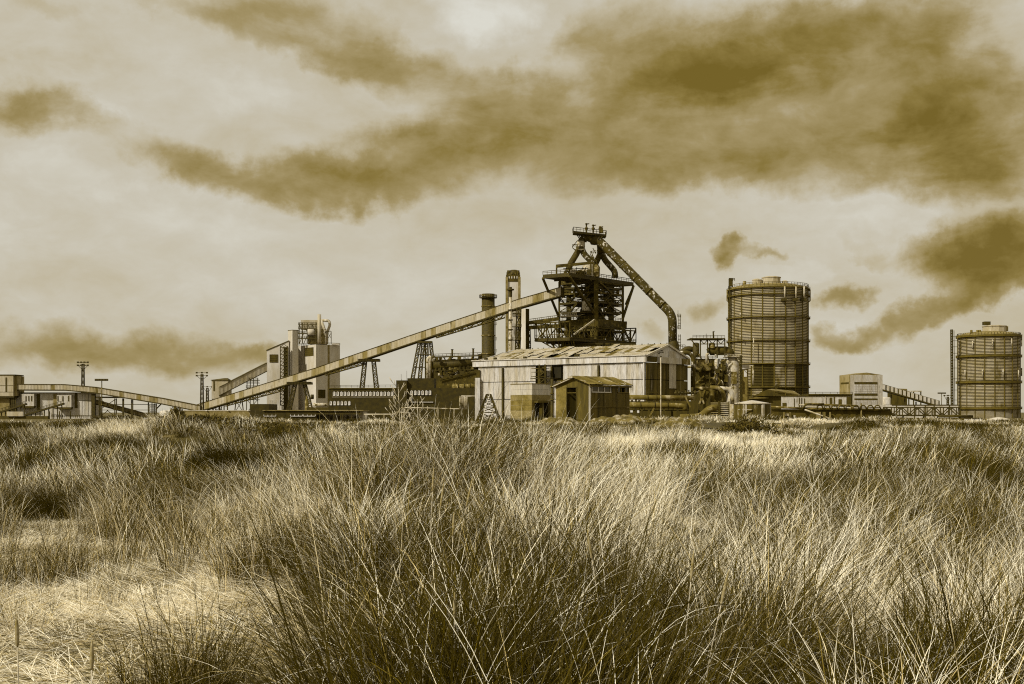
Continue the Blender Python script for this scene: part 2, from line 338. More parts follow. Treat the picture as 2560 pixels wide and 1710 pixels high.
# ------------------------------------------------------------------ terrain
P_ = rng.random((64, 64))
def vnoise(x, y):
    x = np.asarray(x, float); y = np.asarray(y, float); xi = np.floor(x).astype(int); yi = np.floor(y).astype(int); fx = x - xi; fy = y - yi
    fx = fx * fx * (3 - 2 * fx); fy = fy * fy * (3 - 2 * fy); g = lambda a, b: P_[a % 64, b % 64]
    return (g(xi, yi) * (1 - fx) + g(xi + 1, yi) * fx) * (1 - fy) + (g(xi, yi + 1) * (1 - fx) + g(xi + 1, yi + 1) * fx) * fy - .5
def sst(a, b, x): t = np.clip((np.asarray(x, float) - a) / (b - a), 0, 1); return t * t * (3 - 2 * t)
def gs(x, y, cx, cy, rx, ry, h): return h * np.exp(-((x - cx) / rx) ** 2 - ((y - cy) / ry) ** 2)
def ht(x, y):
    x = np.asarray(x, float); y = np.asarray(y, float)
    z = 2.2 + .95 * sst(16, 62, y) + .30 * vnoise(x / 5 + 3, y / 5) + .16 * vnoise(x / 2.1, y / 2.1 + 9)
    z += gs(x, y, -.95, 13.5, 1.9, 3.4, .88) + gs(x, y, 1.5, 15, 2.0, 4, .34) + gs(x, y, -.2, 9, 1.6, 2.4, .25)
    z += gs(x, y, -4.6, 20, 1.6, 2.0, .34) + gs(x, y, 7.5, 24, 4, 4, .35) + gs(x, y, -11.5, 48, 3.4, 5, .74) + gs(x, y, -15.5, 47, 4.5, 5, .34)
    z += gs(x, y, 8, 62, 8, 5, .30) + gs(x, y, 17, 60, 6, 4, .22) + gs(x, y, 20, 74, 6, 5, .45) + .28 * vnoise(x / 3.1 + 5, y / 3.4) * sst(35, 50, y)
    z += .34 * vnoise(x / 6.5 + 2, y / 9 + 1) * sst(26, 40, y)
    z = z * (1 - sst(84, 112, y)) + .12 * vnoise(x / 9, y / 9) * sst(84, 112, y)
    return z
def straw(x, y):   # 1 where the trodden pale litter lies
    x = np.asarray(x, float); y = np.asarray(y, float); u = x / np.maximum(y, .1) * F + 1280
    v = HY + 1.62 / np.maximum(y, .5) * F
    r = ((u - 330) / 610) ** 2 + ((v - 1485) / 235) ** 2 + .8 * vnoise(x * 1.1, y * .7 + 4)
    p = 1 - sst(.6, 1.2, r)
    return p
ys = np.concatenate([np.linspace(-20, 2, 12), 2.3 * (1.028 ** np.arange(0, 150))]); ys = ys[ys < 140]; ys = np.concatenate([ys, np.geomspace(150, 9000, 22)])
ss = np.linspace(-1, 1, 241); ss = np.sign(ss) * np.abs(ss) ** 1.15
GX = ss[None, :] * np.maximum(30, ys * .75 + 12)[:, None]; GY = np.repeat(ys[:, None], 241, 1); GZ = ht(GX, GY)
me = bpy.data.meshes.new('ground'); nr, nc = GX.shape
idx = np.arange(nr * nc).reshape(nr, nc); q4 = np.stack([idx[:-1, :-1], idx[:-1, 1:], idx[1:, 1:], idx[1:, :-1]], -1).reshape(-1, 4)
me.from_pydata(np.stack([GX, GY, GZ], -1).reshape(-1, 3).tolist(), [], q4.tolist())
me.polygons.foreach_set('use_smooth', [True] * len(me.polygons)); me.materials.append(MATS['dune_ground'])
at = me.attributes.new('straw', 'FLOAT', 'POINT'); at.data.foreach_set('value', straw(GX, GY).ravel().astype(np.float32))
ground = bpy.data.objects.new('ground', me); COL.objects.link(ground); ground['kind'] = 'structure'

# ================================================================== FAR PLANT
def px_pts(pts, Y): return [W(a, b, Y) for a, b in pts]
def bentpath(pts, r, n=5):
    """round the corners of a polyline"""
    pts = [V(p) for p in pts]; out = [pts[0]]
    for a, b, c in zip(pts[:-2], pts[1:-1], pts[2:]):
        l = min(r, (a - b).length * .45, (c - b).length * .45); p = b + (a - b).normalized() * l; q = b + (c - b).normalized() * l
        for i in range(n + 1): t = i / n; out.append(p * (1 - t) ** 2 + b * 2 * t * (1 - t) + q * t * t)
    out.append(pts[-1]); return out
def gallery(name, label, pts, hgt, wid, mt, group, npan, mt2=None, every=5, truss=False, z_floor=True):
    """enclosed sloping belt gallery: core, floor, roof and cladding panels one by one; pts = world points of the lower near edge"""
    t = thing(name, label, 'conveyor gallery', (pts[0].x, pts[0].y, pts[0].z), group)
    core, fl, rf = MB(), MB(), MB(); meshes = {}
    tot = sum((b - a).length for a, b in zip(pts[:-1], pts[1:]))
    off = root_loc(t)
    for a, b in zip(pts[:-1], pts[1:]):
        d = (b - a).normalized(); hz = V((d.x, d.y, 0)).normalized(); n = V((hz.y, -hz.x, 0)); 
        if n.y > 0: n = -n
        def q(p, dn, dz): return p - n * dn + UP * dz
        core.hexa([q(a, .25, .1), q(b, .25, .1), q(b, wid, .1), q(a, wid, .1), q(a, .25, hgt), q(b, .25, hgt), q(b, wid, hgt), q(a, wid, hgt)])
        fl.hexa([q(a, -.1, -.55), q(b, -.1, -.55), q(b, wid + .1, -.55), q(a, wid + .1, -.55), q(a, -.1, .1), q(b, -.1, .1), q(b, wid + .1, .1), q(a, wid + .1, .1)])
        rf.hexa([q(a, -.35, hgt), q(b, -.35, hgt), q(b, wid + .35, hgt), q(a, wid + .35, hgt), q(a, -.35, hgt + .3), q(b, -.35, hgt + .3), q(b, wid + .35, hgt + .3), q(a, wid + .35, hgt + .3)])
        ln = (b - a).length; k = max(1, round(npan * ln / tot)); slope = d.z / max(1e-6, math.hypot(d.x, d.y))
        wd = math.hypot(b.x - a.x, b.y - a.y) / k
        key = (round(wd, 2), round(slope, 3))
        for mi, m_ in enumerate((mt, mt2 or mt)):
            if (key, mi) in meshes: continue
            g = wd * .012; c4 = 6; vs = []; fs = []
            for i in range(c4 + 1):
                x = g + (wd - 2 * g) * i / c4; y = -.12 if i % 2 else 0; vs += [(x, y, x * slope + .12), (x, y, x * slope + hgt - .05)]
            fs = [(2 * i, 2 * i + 2, 2 * i + 3, 2 * i + 1) for i in range(c4)]; o = len(vs)
            for x in (g, wd - g): vs += [(x, .2, x * slope + .12), (x, .2, x * slope + hgt - .05)]
            fs += [(o, 0, 1, o + 1), (2 * c4, o + 2, o + 3, 2 * c4 + 1), (o + 1, 1, 3, o + 3), (o + 2, o, o + 1, o + 3)]
            pm = bpy.data.meshes.new('side_panel'); pm.from_pydata(vs, [], fs); pm.materials.append(MATS[m_]); pm.update(); meshes[(key, mi)] = pm
        for i in range(k):
            if random.random() < .015: continue
            o = a + (b - a) * (i / k) - off
            inst('side_panel', meshes[(key, 1 if random.random() < 1 / every else 0)], t, frame_mat(o + n * random.uniform(.0, .04), hz, n))
    part('gallery_core', core, 'dark_clad', t); part('floor', fl, 'dark_steel', t); part('roof', rf, 'dark_clad', t)
    return t

# ---- main conveyor gallery rising to the furnace
def YM(px): return 820 + (706 - 820) * (px - 480) / 920
mp = [(480, 1033), (790, 938), (1090, 836), (1290, 770), (1402, 738)]
mpts = [W(a, b, YM(a)) for a, b in mp]
mg = gallery('conveyor_gallery', 'long pale clad conveyor gallery climbing from the ground to the blast furnace', mpts, 4.7, 5.0, 'gallery_cladding', 'conveyor galleries', 78, 'gallery_cladding_dark', 4)
def seg(px):
    for (a, b), (c, d) in zip(mp[:-1], mp[1:]):
        if a <= px <= c: return W(px, b + (d - b) * (px - a) / (c - a), YM(px))
for (a, b, dy) in ((560, 710, 6.5), (812, 912, 7), (1090, 1262, 6.5)):
    m = MB(); A, B = seg(a), seg(b); n = 14
    for yo in (0.3, 5.0):
        o = V((0, yo, 0)); m.truss(A + o - UP * (.8 + (dy if 0 else 1.2)), B + o - UP * 3.4, A + o - UP * .7, B + o - UP * .7, n, .32)
    part('truss', m, 'rust_steel', mg)
def bent(px, pybase, splay, n, w0, w1, label, pylo=None):
    top = seg(px) - UP * 1.2; t = thing('trestle', label, 'trestle', (top.x, top.y, 0), 'lattice trestles carrying the main conveyor')
    zb = 0
    cap = MB().box(top.x - splay * .35 - 2, top.x + splay * .35 + 2, top.y - .5, top.y + 6, top.z - 1.5, top.z); part('cap_beam', cap, 'dark_steel', t)
    for sgn in (-1, 1):
        m = MB().lattice((top.x + sgn * splay * .5, top.y + 2.5, zb), (top.x + sgn * splay * .12 + sgn * 1.2, top.y + 2.5, top.z - 1.5), w0, w1, n, .42); part('leg', m, 'dark_steel', t)
    m = MB().rail([(top.x - splay * .3 - 3, top.y - .6, top.z - 1.4), (top.x + splay * .3 + 3, top.y - .6, top.z - 1.4)], 1.5, .2, 2); part('railing', m, 'dark_steel', t)
    return t
bent(922, 1045, 13.5, 13, 2.9, 2.2, 'open A shaped lattice trestle right of the pale silo block')
bent(748, 1045, 17, 8, 2.6, 2.0, 'short lattice trestle in front of the pale silo block')
# tall braced tower under the middle of the conveyor
top = seg(1060) - UP; t = thing('trestle', 'tall dark lattice tower under the middle of the conveyor, wide at its foot', 'trestle', (top.x, top.y, 0), 'lattice trestles carrying the main conveyor')
for a, b in ((-10.5, -3.0), (-4.5, -.6), (2.0, 1.4), (8.0, 4.0)):
    part('leg', MB().lattice((top.x + a, top.y + 2.5, 8), (top.x + b, top.y + 2.5, top.z - 1), 2.2, 1.7, 14, .42), 'rust_steel', t)
for f in (.2, .4, .6, .8): z = 8 + (top.z - 9) * f; part('crossbeam', MB().beam((top.x - 10.5 + 7.5 * f, top.y + 1, z), (top.x + 8 - 4 * f, top.y + 1, z), .5), 'dark_steel', t)
part('base', MB().box(top.x - 13, top.x + 10, top.y, top.y + 6, 0, 8), 'dark_clad', t)
m = MB().box(top.x - 4, top.x + 5, top.y - .5, top.y + 6, top.z - 1.8, top.z - .6); part('cap_beam', m, 'dark_steel', t)
# legs under the low end
for px, lb in ((596, 'small braced trestle under the low end of the main conveyor'), (540, 'lowest stubby trestle at the foot of the main conveyor')):
    p = seg(px); t = thing('trestle', lb, 'trestle', (p.x, p.y, 0), 'lattice trestles carrying the main conveyor')
    for s in (-1, 1): part('leg', MB().beam((p.x + s * 3.4, p.y + 2, 0), (p.x + s * 2, p.y + 2, p.z - .6), .6), 'dark_steel', t)
    m = MB(); zz = p.z - 1; m.beam((p.x - 3, p.y + 2, zz * .3), (p.x + 2.2, p.y + 2, zz), .35).beam((p.x + 3, p.y + 2, zz * .3), (p.x - 2.2, p.y + 2, zz), .35); part('brace', m, 'dark_steel', t)

# ---- second gallery to the silo, with transfer house
def YS(px): return 835 + (850 - 835) * (px - 545) / 125
spts = [W(a, b, YS(a)) for a, b in ((549, 988), (668, 927))]
gallery('conveyor_gallery', 'short conveyor gallery sloping up from the small transfer house into the silo block', spts, 5.6, 5, 'gallery_cladding', 'conveyor galleries', 12, None, 9)
t = thing('transfer_house', 'small flat clad transfer house on legs at the foot of the short conveyor', 'tower house', (xat(548, 838), 838, 0))
x0, x1 = xat(529, 838), xat(570, 838); z0, z1 = zat(997, 838), zat(949, 838)
part('wall', MB().box(x0, x1, 838, 849, z0, z1 - .6), 'gallery_cladding', t)
part('roof', MB().prism([(x0 - .5, 837.5, z1 - .6), (x1 + .3, 837.5, z1 - .6), (x1 + .3, 850, z1 - .6), (x0 - .5, 850, z1 - .6)], [(x0 - .5, 837.5, z1 - .2), (x1 + .3, 837.5, z1 - .2), (x1 - 2, 846, z1 + 1.3), (x0 + 7, 846, z1 + 1.3)]), 'dark_clad', t)
part('door', MB().box(x0 + 1.2, x0 + 2.3, 837.85, 838.1, z1 - 8, z1 - 1.2), 'dark_clad', t)
for x in (x0 + .6, x0 + 5, x1 - 3, x1 - .6): part('leg', MB().beam((x, 839, 0), (x, 839, z0), .7), 'dark_steel', t)
m = MB()
for a, b in ((x0 + .6, x0 + 5), (x0 + 5, x1 - 3)): m.beam((a, 839, 0), (b, 839, z0), .35).beam((b, 839, 0), (a, 839, z0), .35)
part('brace', m, 'dark_steel', t)
# access tower under the short gallery
t = thing('access_tower', 'open stair tower of galleries standing under the short conveyor beside the silo', 'stair tower', (xat(629, 845), 845, 0))
for i, px in enumerate((618, 626, 634, 643)):
    part('column', MB().beam((xat(px + (i - 1.5) * 1.5, 845), 845, 0), (xat(px, 845), 845, zat(945 if i != 1 else 938, 845)), .5), 'dark_steel', t)
for py in (951, 958, 970, 984, 1000):
    part('landing', MB().box(xat(616, 845), xat(646, 845), 844, 850, zat(py, 845), zat(py, 845) + .4).rail([(xat(616, 845), 844, zat(py, 845) + .4), (xat(646, 845), 844, zat(py, 845) + .4)], 1.4, .22, 2), 'dark_steel', t)
m = MB()
for a, b in ((970, 984), (984, 1000), (1000, 1030)): m.beam(W(618, a, 845), W(643, b, 845), .35).beam(W(643, a, 845), W(618, b, 845), .35)
part('brace', m, 'dark_steel', t)

# ---- silo block
YC = 860
t = thing('silo_building', 'tall pale concrete silo block with dark windows and a steel plant room on its roof', 'silo building', (xat(760, YC), YC, 0))
C, dL, dR, ll, lr = quad(790, YC, 38, 745, 850)
def qbase(C, dL, dR, ll, lr, z): return [C + dL * ll + UP * z, C + UP * z, C + dR * lr + UP * z, C + dL * ll + dR * lr + UP * z]
def qblock(C, dL, dR, ll, lr, z0, z1): return MB().prism(qbase(C, dL, dR, ll, lr, z0), qbase(C, dL, dR, ll, lr, z1))
zt = zat(861, YC)
part('main_block', qblock(C, dL, dR, ll, lr, 0, zt), 'concrete', t)
fl_, fr_ = Face(C + dL * 0, dL, -dR), Face(C, dR, -dL)
def window_on(face, px0, py0, px1, py1, root, mt='window_frame', bars=3, glass='dark_clad', d=.35):
    m = MB(); u0, u1 = sorted((face.upx(px0), face.upx(px1))); pm = (px0 + px1) / 2; z0, z1 = face.z(pm, py1), face.z(pm, py0); b = d
    face.block(m, u0, u1, z0, z0 + b, -.1, .3); face.block(m, u0, u1, z1 - b, z1, -.1, .3); face.block(m, u0, u0 + b, z0 + b, z1 - b, -.1, .3); face.block(m, u1 - b, u1, z0 + b, z1 - b, -.1, .3)
    f = part('window', m, mt, root); g = MB()
    face.block(g, u0 + b, u1 - b, z0 + b, z1 - b, -.05, .12)
    for i in range(1, bars): zz = z0 + b + (z1 - z0 - 2 * b) * i / bars; face.block(g, u0 + b, u1 - b, zz - .12, zz + .12, .12, .25)
    part('louvre', g, glass, f); return f
window_on(fl_, 762, 869, 784, 890, t, 'dark_clad', 4)
window_on(fr_, 795, 974, 813, 995, t, 'dark_clad', 4)
part('parapet', MB().rail(qbase(C, dL, dR, ll, lr, zt)[:3], 1.5, .22, 2.5), 'dark_steel', t)
m = MB()   # dark recessed joint between silo shafts
fr_.rect(m, 819, 862, 824, 1040, -.3, .06); part('joint', m, 'concrete_dark', t)
C2, dL2, dR2, ll2, lr2 = quad(731, 866, 38, 720, 746)
part('lift_shaft', qblock(C2, dL2, dR2, ll2, lr2, 0, zat(826, 866)), 'concrete', t)
part('roof_cap', qblock(C2, dL2, dR2, ll2 + .4, lr2 + .4, zat(826, 866), zat(826, 866) + .5), 'dark_clad', t)
# left wing with sloping roof
x0, x1, Yw = xat(667, 868), xat(722, 868), 868
zl, zr = zat(877, 868), zat(853, 868)
part('wing', MB().prism([(x0, Yw, 0), (x1, Yw, 0), (x1, Yw + 20, 0), (x0, Yw + 20, 0)], [(x0, Yw, zl), (x1, Yw, zr), (x1, Yw + 20, zr), (x0, Yw + 20, zl)]), 'concrete', t)
part('wing_roof', MB().prism([(x0 - .4, Yw - .4, zl), (x1, Yw - .4, zr), (x1, Yw + 20, zr), (x0 - .4, Yw + 20, zl)], [(x0 - .4, Yw - .4, zl + .6), (x1, Yw - .4, zr + .6), (x1, Yw + 20, zr + .6), (x0 - .4, Yw + 20, zl + .6)]), 'dark_clad', t)
fw = front(667, 722, 868); window_on(fw, 674, 886, 695, 906, t, 'dark_clad', 4)
m = MB(); fw.rect(m, 673, 1000, 700, 1036, -.1, .25); part('loading_door', m, 'old_cladding', t)
st = MB(); Yt = 862
xa, xb = xat(701, Yt), xat(719, Yt)
for x in (xa, (xa + xb) / 2, xb): st.beam((x, Yt, 0), (x, Yt, zat(865, Yt)), .55)
k = 0
z = 1.0
while z < zat(867, Yt): st.beam((xa, Yt, z), (xb, Yt, z), .5); st.beam((xa, Yt, z), ((xa + xb) / 2, Yt, z + 2.6), .35); st.beam((xb, Yt, z), ((xa + xb) / 2, Yt, z + 2.6), .35); z += 2.6
part('stair_tower', st, 'dark_steel', t); part('stair_recess', MB().box((xa + xb) / 2, xb, Yt + .4, Yt + 4, 0, zat(868, Yt)), 'dark_clad', t)
# roof plant
Yp = 872; rp = part('plant_room', MB().box(xat(752, Yp), xat(800, Yp), Yp, Yp + 14, zat(822, Yp), zat(800, Yp)), 'gallery_cladding', t)
part('plant_room_wall', MB().box(xat(770, Yp), xat(812, Yp), Yp - .5, Yp + 12, zat(860, Yp), zat(822, Yp)), 'concrete_dark', t)
m = MB()
for px in (748, 756, 768, 780, 790): m.beam((xat(px, Yp - 4), Yp - 4, zat(860, Yp)), (xat(px, Yp - 4), Yp - 4, zat(808, Yp)), .6)
for py in (812, 822, 834, 846): m.beam(W(746, py, Yp - 4), W(792, py, Yp - 4), .7); m.rail([W(746, py, Yp - 4), W(792, py, Yp - 4)], 1.6, .25, 2)
for i in range(4): m.beam(W(748 + i * 11, 860, Yp - 4), W(759 + i * 11, 834, Yp - 4), .4).beam(W(759 + i * 11, 834, Yp - 4), W(748 + i * 11, 812, Yp - 4), .4)
part('roof_steelwork', m, 'dark_steel', t)
part('drum', MB().lathe(xat(778, Yp - 2), Yp - 2, [(0, zat(840, Yp)), (3.2, zat(838, Yp)), (3.2, zat(824, Yp)), (0, zat(822, Yp))], 16), 'concrete', t)
x = xat(798.3, Yp - 6); part('stack', MB().tube([(x, Yp - 6, zat(860, Yp)), (x, Yp - 6, zat(787.5, Yp))], 1.28, 14), 'gallery_cladding', t)
for path in ([(803, 801), (823, 802), (825, 812), (817, 834)], [(803, 800), (812, 826), (817, 836)]): part('duct', MB().tube(bentpath(px_pts(path, Yp), 2.5), 1.0, 12), 'light_pipe', t)
part('cyclone', MB().lathe(xat(815.5, Yp), Yp, [(0, zat(861, Yp)), (1.3, zat(860, Yp)), (1.3, zat(838, Yp)), (1.9, zat(830, Yp)), (1.0, zat(827, Yp)), (0, zat(827, Yp))], 16), 'light_pipe', t)
m = MB().rail([W(812, 832, Yp - 3), W(828, 832, Yp - 3)], 1.2, .4, 2)
for px in (812, 820, 828): m.beam(W(px, 861, Yp - 3), W(px, 831, Yp - 3), .45)
m.beam(W(820, 846, Yp - 3), W(828, 832, Yp - 3), .3).beam(W(820, 832, Yp - 3), W(828, 846, Yp - 3), .3); part('cyclone_frame', m, 'dark_steel', t)
m = MB()
for i in range(9): m.box(xat(830 + i * 2.1, 868), xat(831.4 + i * 2.1, 868), 868, 870, zt, zt + 1.2)
m.beam(W(830, 860, 868), W(848, 862, 868), .3); part('roof_hatches', m, 'concrete', t)
part('bin', MB().box(xat(674, 800), xat(704, 800), 800, 806, 0, zat(1014, 800)), 'pale_cladding', t)

# ---- lighting masts
def mast(px, pyt, Y, label, lattice=True, rows=2, wd=1.5, nh=4):
    x = xat(px, Y); zt = zat(pyt, Y); t = thing('floodlight_mast', label, 'floodlight', (x, Y, 0), 'floodlight masts around the yards')
    if lattice: part('pole', MB().lattice((x, Y, 0), (x, Y, zt - 1), wd * 1.3, wd * .8, 18, .24), 'dark_steel', t)
    else: part('pole', MB().tube([(x, Y, 0), (x, Y, zt)], [.35, .22], 8), 'rust_steel', t)
    m = MB(); s = wd * 2.1
    for r in range(rows): m.beam((x - s, Y, zt - r * 1.9), (x + s, Y, zt - r * 1.9), .3)
    if lattice: m.beam((x - s, Y, zt - 1.9 * (rows - 1)), (x, Y, zt - 5), .24).beam((x + s, Y, zt - 1.9 * (rows - 1)), (x, Y, zt - 5), .24)
    part('bracket', m, 'dark_steel', t)
    for r in range(rows):
        for i in range(nh): xx = x + s * (2 * i / (nh - 1) - 1); part('floodlight', MB().box(xx - .55, xx + .55, Y - .8, Y - .1, zt - r * 1.9 - .45, zt - r * 1.9 + .55), 'dark_steel', t)
mast(207.5, 906, 760, 'lattice floodlight mast rising behind the left conveyor bridge')
mast(254.5, 950, 560, 'slender floodlight pole with a small ring of lamps, in front of the left conveyor', False, 1, 1.2, 5)
mast(505, 932, 780, 'lattice floodlight mast with two lamp tiers left of the transfer house', True, 2, 1.6, 3)
mast(518.5, 967, 900, 'shorter floodlight mast just left of the transfer house', True, 1, 1.6, 3)
mast(2354, 983, 900, 'slim floodlight pole left of the right gasholder ladder', False, 1, 1.2, 5)
mast(2369.5, 989, 940, 'smallest floodlight mast, close beside the right gasholder ladder', True, 1, 1.4, 3)

# ---- far left complex
YL = 690
t = thing('transfer_tower', 'clad transfer tower on legs at the left edge with one tall slit window', 'tower house', (xat(15, YL), YL, 0))
x0, x1 = xat(-22, YL), xat(33, YL)
part('wall', MB().box(x0, x1, YL, YL + 12, zat(990, YL), zat(938.5, YL)), 'gallery_cladding', t)
part('side_wall', MB().box(x1 + .02, x1 + 1.5, YL + 1.5, YL + 12, zat(990, YL), zat(939.5, YL)), 'gallery_cladding_dark', t)
part('roof', MB().box(x0 - .3, x1 + 1.2, YL - .3, YL + 12, zat(938.5, YL), zat(936.2, YL)), 'dark_clad', t)
part('slit_window', MB().box(xat(13.7, YL), xat(17.6, YL), YL - .15, YL + .1, zat(980, YL), zat(943.5, YL)), 'dark_clad', t)
part('floor_band', MB().box(x0, x1 + .5, YL - .25, YL + 12, zat(994, YL), zat(990.1, YL)), 'dark_steel', t)
part('lower_wall', MB().box(x0, xat(20, YL), YL + 2, YL + 12, 0, zat(994.2, YL)), 'concrete_dark', t)
for px in (28.5, 32.5, 37): part('leg', MB().beam((xat(px, YL), YL + 1, 0), (xat(px, YL), YL + 1, zat(994, YL)), .7), 'dark_steel', t)
for py in (964, 980): part('sheet_joint', MB().box(x0, x1, YL - .08, YL, zat(py, YL) - .12, zat(py, YL) + .12), 'dark_clad', t)
gp = [W(a, b, YL + 2) for a, b in ((40, 974), (160, 974.5), (235, 981), (405, 1009), (500, 1028))]
gallery('conveyor_gallery', 'pale conveyor bridge from the left tower, level and then sloping down to the right', gp, 3.0, 4.5, 'gallery_cladding', 'conveyor galleries', 44, 'gallery_cladding_dark', 6)
gallery('conveyor_gallery', 'thin lower conveyor gallery running down beneath the left bridge', [W(238, 1009, YL + 10), W(366, 1044, YL + 10)], 2.0, 3, 'gallery_cladding_dark', 'conveyor galleries', 14, None, 6)
t = thing('yard_building', 'long low pale building with dark bays under the left conveyor bridge', 'building', (xat(130, YL + 6), YL + 6, 0))
Yb = YL + 6; part('wall', MB().box(xat(39, Yb), xat(230, Yb), Yb, Yb + 14, 0, zat(983, Yb)), 'old_cladding', t)
part('roof', MB().box(xat(38, Yb), xat(231, Yb), Yb - .4, Yb + 14, zat(983, Yb) + .01, zat(981, Yb)), 'dark_clad', t)
fb = front(39, 230, Yb)
for a, b, c, d, mt_ in ((52, 983, 58, 1012, 'opening'), (91.5, 984, 100.5, 1028, 'opening'), (186.5, 983, 194, 1020, 'opening')): part('bay_opening', fb.rect(MB(), a, c if 0 else b, c, d, -.2, .08), 'dark_clad', t)
part('pilaster', fb.rect(MB(), 134, 984, 143, 1020, -.1, .5), 'concrete_dark', t)
for a, c, b, d in ((58.5, 90, 985, 1015), (147, 183, 988, 1018)):
    part('annex', fb.rect(MB(), a, b, c, d, .2, 3), 'old_cladding', t); part('annex_floor', fb.rect(MB(), a, d, c, d + 4, .2, 3.2), 'dark_clad', t)
for px in (69, 76, 83, 148.5, 161, 175): part('vent_strip', fb.rect(MB(), px, 990, px + 2.4, 1003, 3.02, 3.2), 'dark_clad', t)
for px in (205, 212, 221): part('sheet_joint', fb.rect(MB(), px, 984, px + .6, 1040, -.05, .1), 'dark_clad', t)
part('sheet_joint', fb.rect(MB(), 194.5, 1000.5, 229, 1001.3, -.05, .12), 'dark_clad', t)
for px in (134, 159, 186): part('post', fb.rect(MB(), px - 1, 1028, px + 1, 1056, 6, 6.6), 'dark_clad', t)
t = thing('plinth_building', 'low dark stained wall running along the foot of the left yard', 'wall', (xat(60, YL - 12), YL - 12, 0))
Yq = YL - 12; part('wall', MB().box(xat(-30, Yq), xat(120, Yq), Yq, Yq + 2, 0, zat(1040, Yq)), 'dark_clad', t)
part('panel', MB().box(xat(19, Yq), xat(59, Yq), Yq - 1, Yq - .02, zat(1040.5, Yq), zat(1029, Yq)), 'gallery_cladding', t)
for (a, b, c, d, lb) in ((-20, 1037, 66, 1010, 'open ramp conveyor at the far left edge climbing to the right'), (62, 1038, 160, 1009, 'open ramp conveyor in the left yard climbing to the right bay')):
    Yr = YL - 8; A, B = W(a, b, Yr), W(c, d, Yr); t = thing('ramp_conveyor', lb, 'conveyor', (A.x, A.y, 0), 'open ramp conveyors in the left yard')
    part('belt_frame', MB().beam(A, B, 2.2, 1.0), 'dark_steel', t); part('railing', MB().rail([A + UP * .4 - V((0, 1, 0)), B + UP * .4 - V((0, 1, 0))], 1.3, .2, 1.6), 'dark_steel', t)
    m = MB()
    for i in range(9): p = A.lerp(B, (i + .5) / 9); part('leg', MB().beam((p.x, p.y, 0), p, .45), 'dark_steel', t)
t = thing('bracing_frame', 'open steel frame with crossed braces under the sloping left bridge', 'steel frame', (xat(290, YL + 4), YL + 4, 0))
Yf = YL + 4
for px, py, w_ in ((234, 984, 2.0), (248, 995, .5), (251, 995, .5), (287, 996, .5), (291, 996, .5), (308, 996, .9), (329, 999, .5), (332, 999, .5), (371, 1006, .6), (380, 1008, .45), (386, 1009, .45), (390, 1009, .45)):
    part('column', MB().beam((xat(px, Yf), Yf, 0), (xat(px, Yf), Yf, zat(py, Yf)), w_), 'dark_steel', t)
part('crossbeam', MB().beam(W(230, 993.3, Yf), W(309, 993.3, Yf), .9), 'dark_steel', t)
for y in (1011, 1025, 1045): part('crossbeam', MB().beam(W(248, y, Yf), W(371, y, Yf), .35), 'dark_steel', t)
m = MB()
for a, b in ((250, 289),): m.beam(W(a, 998, Yf), W(b, 1024, Yf), .35).beam(W(b, 998, Yf), W(a, 1024, Yf), .35).beam(W(a, 1042, Yf), W(270, 1026, Yf), .35).beam(W(b, 1042, Yf), W(268, 1026, Yf), .35)
m.beam(W(391, 1022, Yf), W(410, 1003, Yf), .6); part('brace', m, 'dark_steel', t)
for py in (1016, 1022, 1028, 1034): part('landing', MB().rail([W(374, py, Yf - 1), W(392, py, Yf - 1)], 1.2, .3, 1.5), 'dark_steel', t)
t = thing('yard_equipment', 'dark low machinery and pipes on the ground below the left frame', 'machinery', (xat(290, YL), YL, 0))
for a, b, c, d in ((230, 1041, 322, 1047), (270, 1037, 292, 1042), (292, 1037, 318, 1043), (232, 1047, 300, 1053)): part('unit', MB().box(xat(a, YL - 4), xat(c, YL - 4), YL - 4, YL - 1, zat(d, YL), zat(b, YL)), 'dark_clad', t)
part('railing', MB().rail([W(130, 1043, YL - 5), W(305, 1047, YL - 5)], 1.4, .3, 1.2), 'dark_steel', t)

Ye = 470
t = thing('boundary_wall', 'long plain pale concrete wall behind the left hillock', 'wall', (xat(526, Ye), Ye, 0))
part('wall', MB().box(xat(427, Ye), xat(624, Ye), Ye, Ye + 1, 0, zat(1027, Ye)), 'concrete_dark', t)
part('coping', MB().box(xat(427, Ye), xat(624.5, Ye), Ye - .15, Ye + 1.1, zat(1027, Ye), zat(1025.6, Ye)), 'concrete', t)
for px in (517, 571, 621): part('wall_lamp', MB().lathe(xat(px, Ye), Ye - .4, [(0, zat(1028.6, Ye)), (.4, zat(1027, Ye)), (.3, zat(1025.5, Ye)), (0, zat(1025, Ye))], 10), 'window_frame', t)
t = thing('yard_shed', 'low pale corrugated shed left of the plain wall', 'shed', (xat(393, Ye - 15), Ye - 15, 0)); Yd = Ye - 15
part('core', MB().box(xat(360, Yd), xat(426, Yd), Yd + .2, Yd + 5, 0, zat(1042, Yd)), 'dark_clad', t)
sm = sheet_mesh('wall_sheet', 'old_cladding', 1.18, zat(1042, Yd), 4, .08)
for i in range(8): inst('wall_sheet', sm, t, frame_mat(V((xat(360, Yd), Yd + .1, 0)) + V((i * 1.25, 0, 0)) - t.location, (1, 0, 0), (0, -1, 0)))
part('roof', MB().box(xat(359, Yd), xat(427, Yd), Yd - .3, Yd + 5, zat(1042, Yd) + .02, zat(1040.3, Yd)), 'dark_clad', t)
Yo = 900; t = solo('storage_dome', MB().lathe(xat(412, Yo), Yo + 10, [(6.5, 0), (6.5, zat(1030, Yo)), (5.4, zat(1027, Yo)), (3, zat(1025.5, Yo)), (0, zat(1025, Yo))], 24), 'concrete', 'low pale domed store seen far beyond the yard shed', 'storage tank', (xat(412, Yo), Yo, 0))
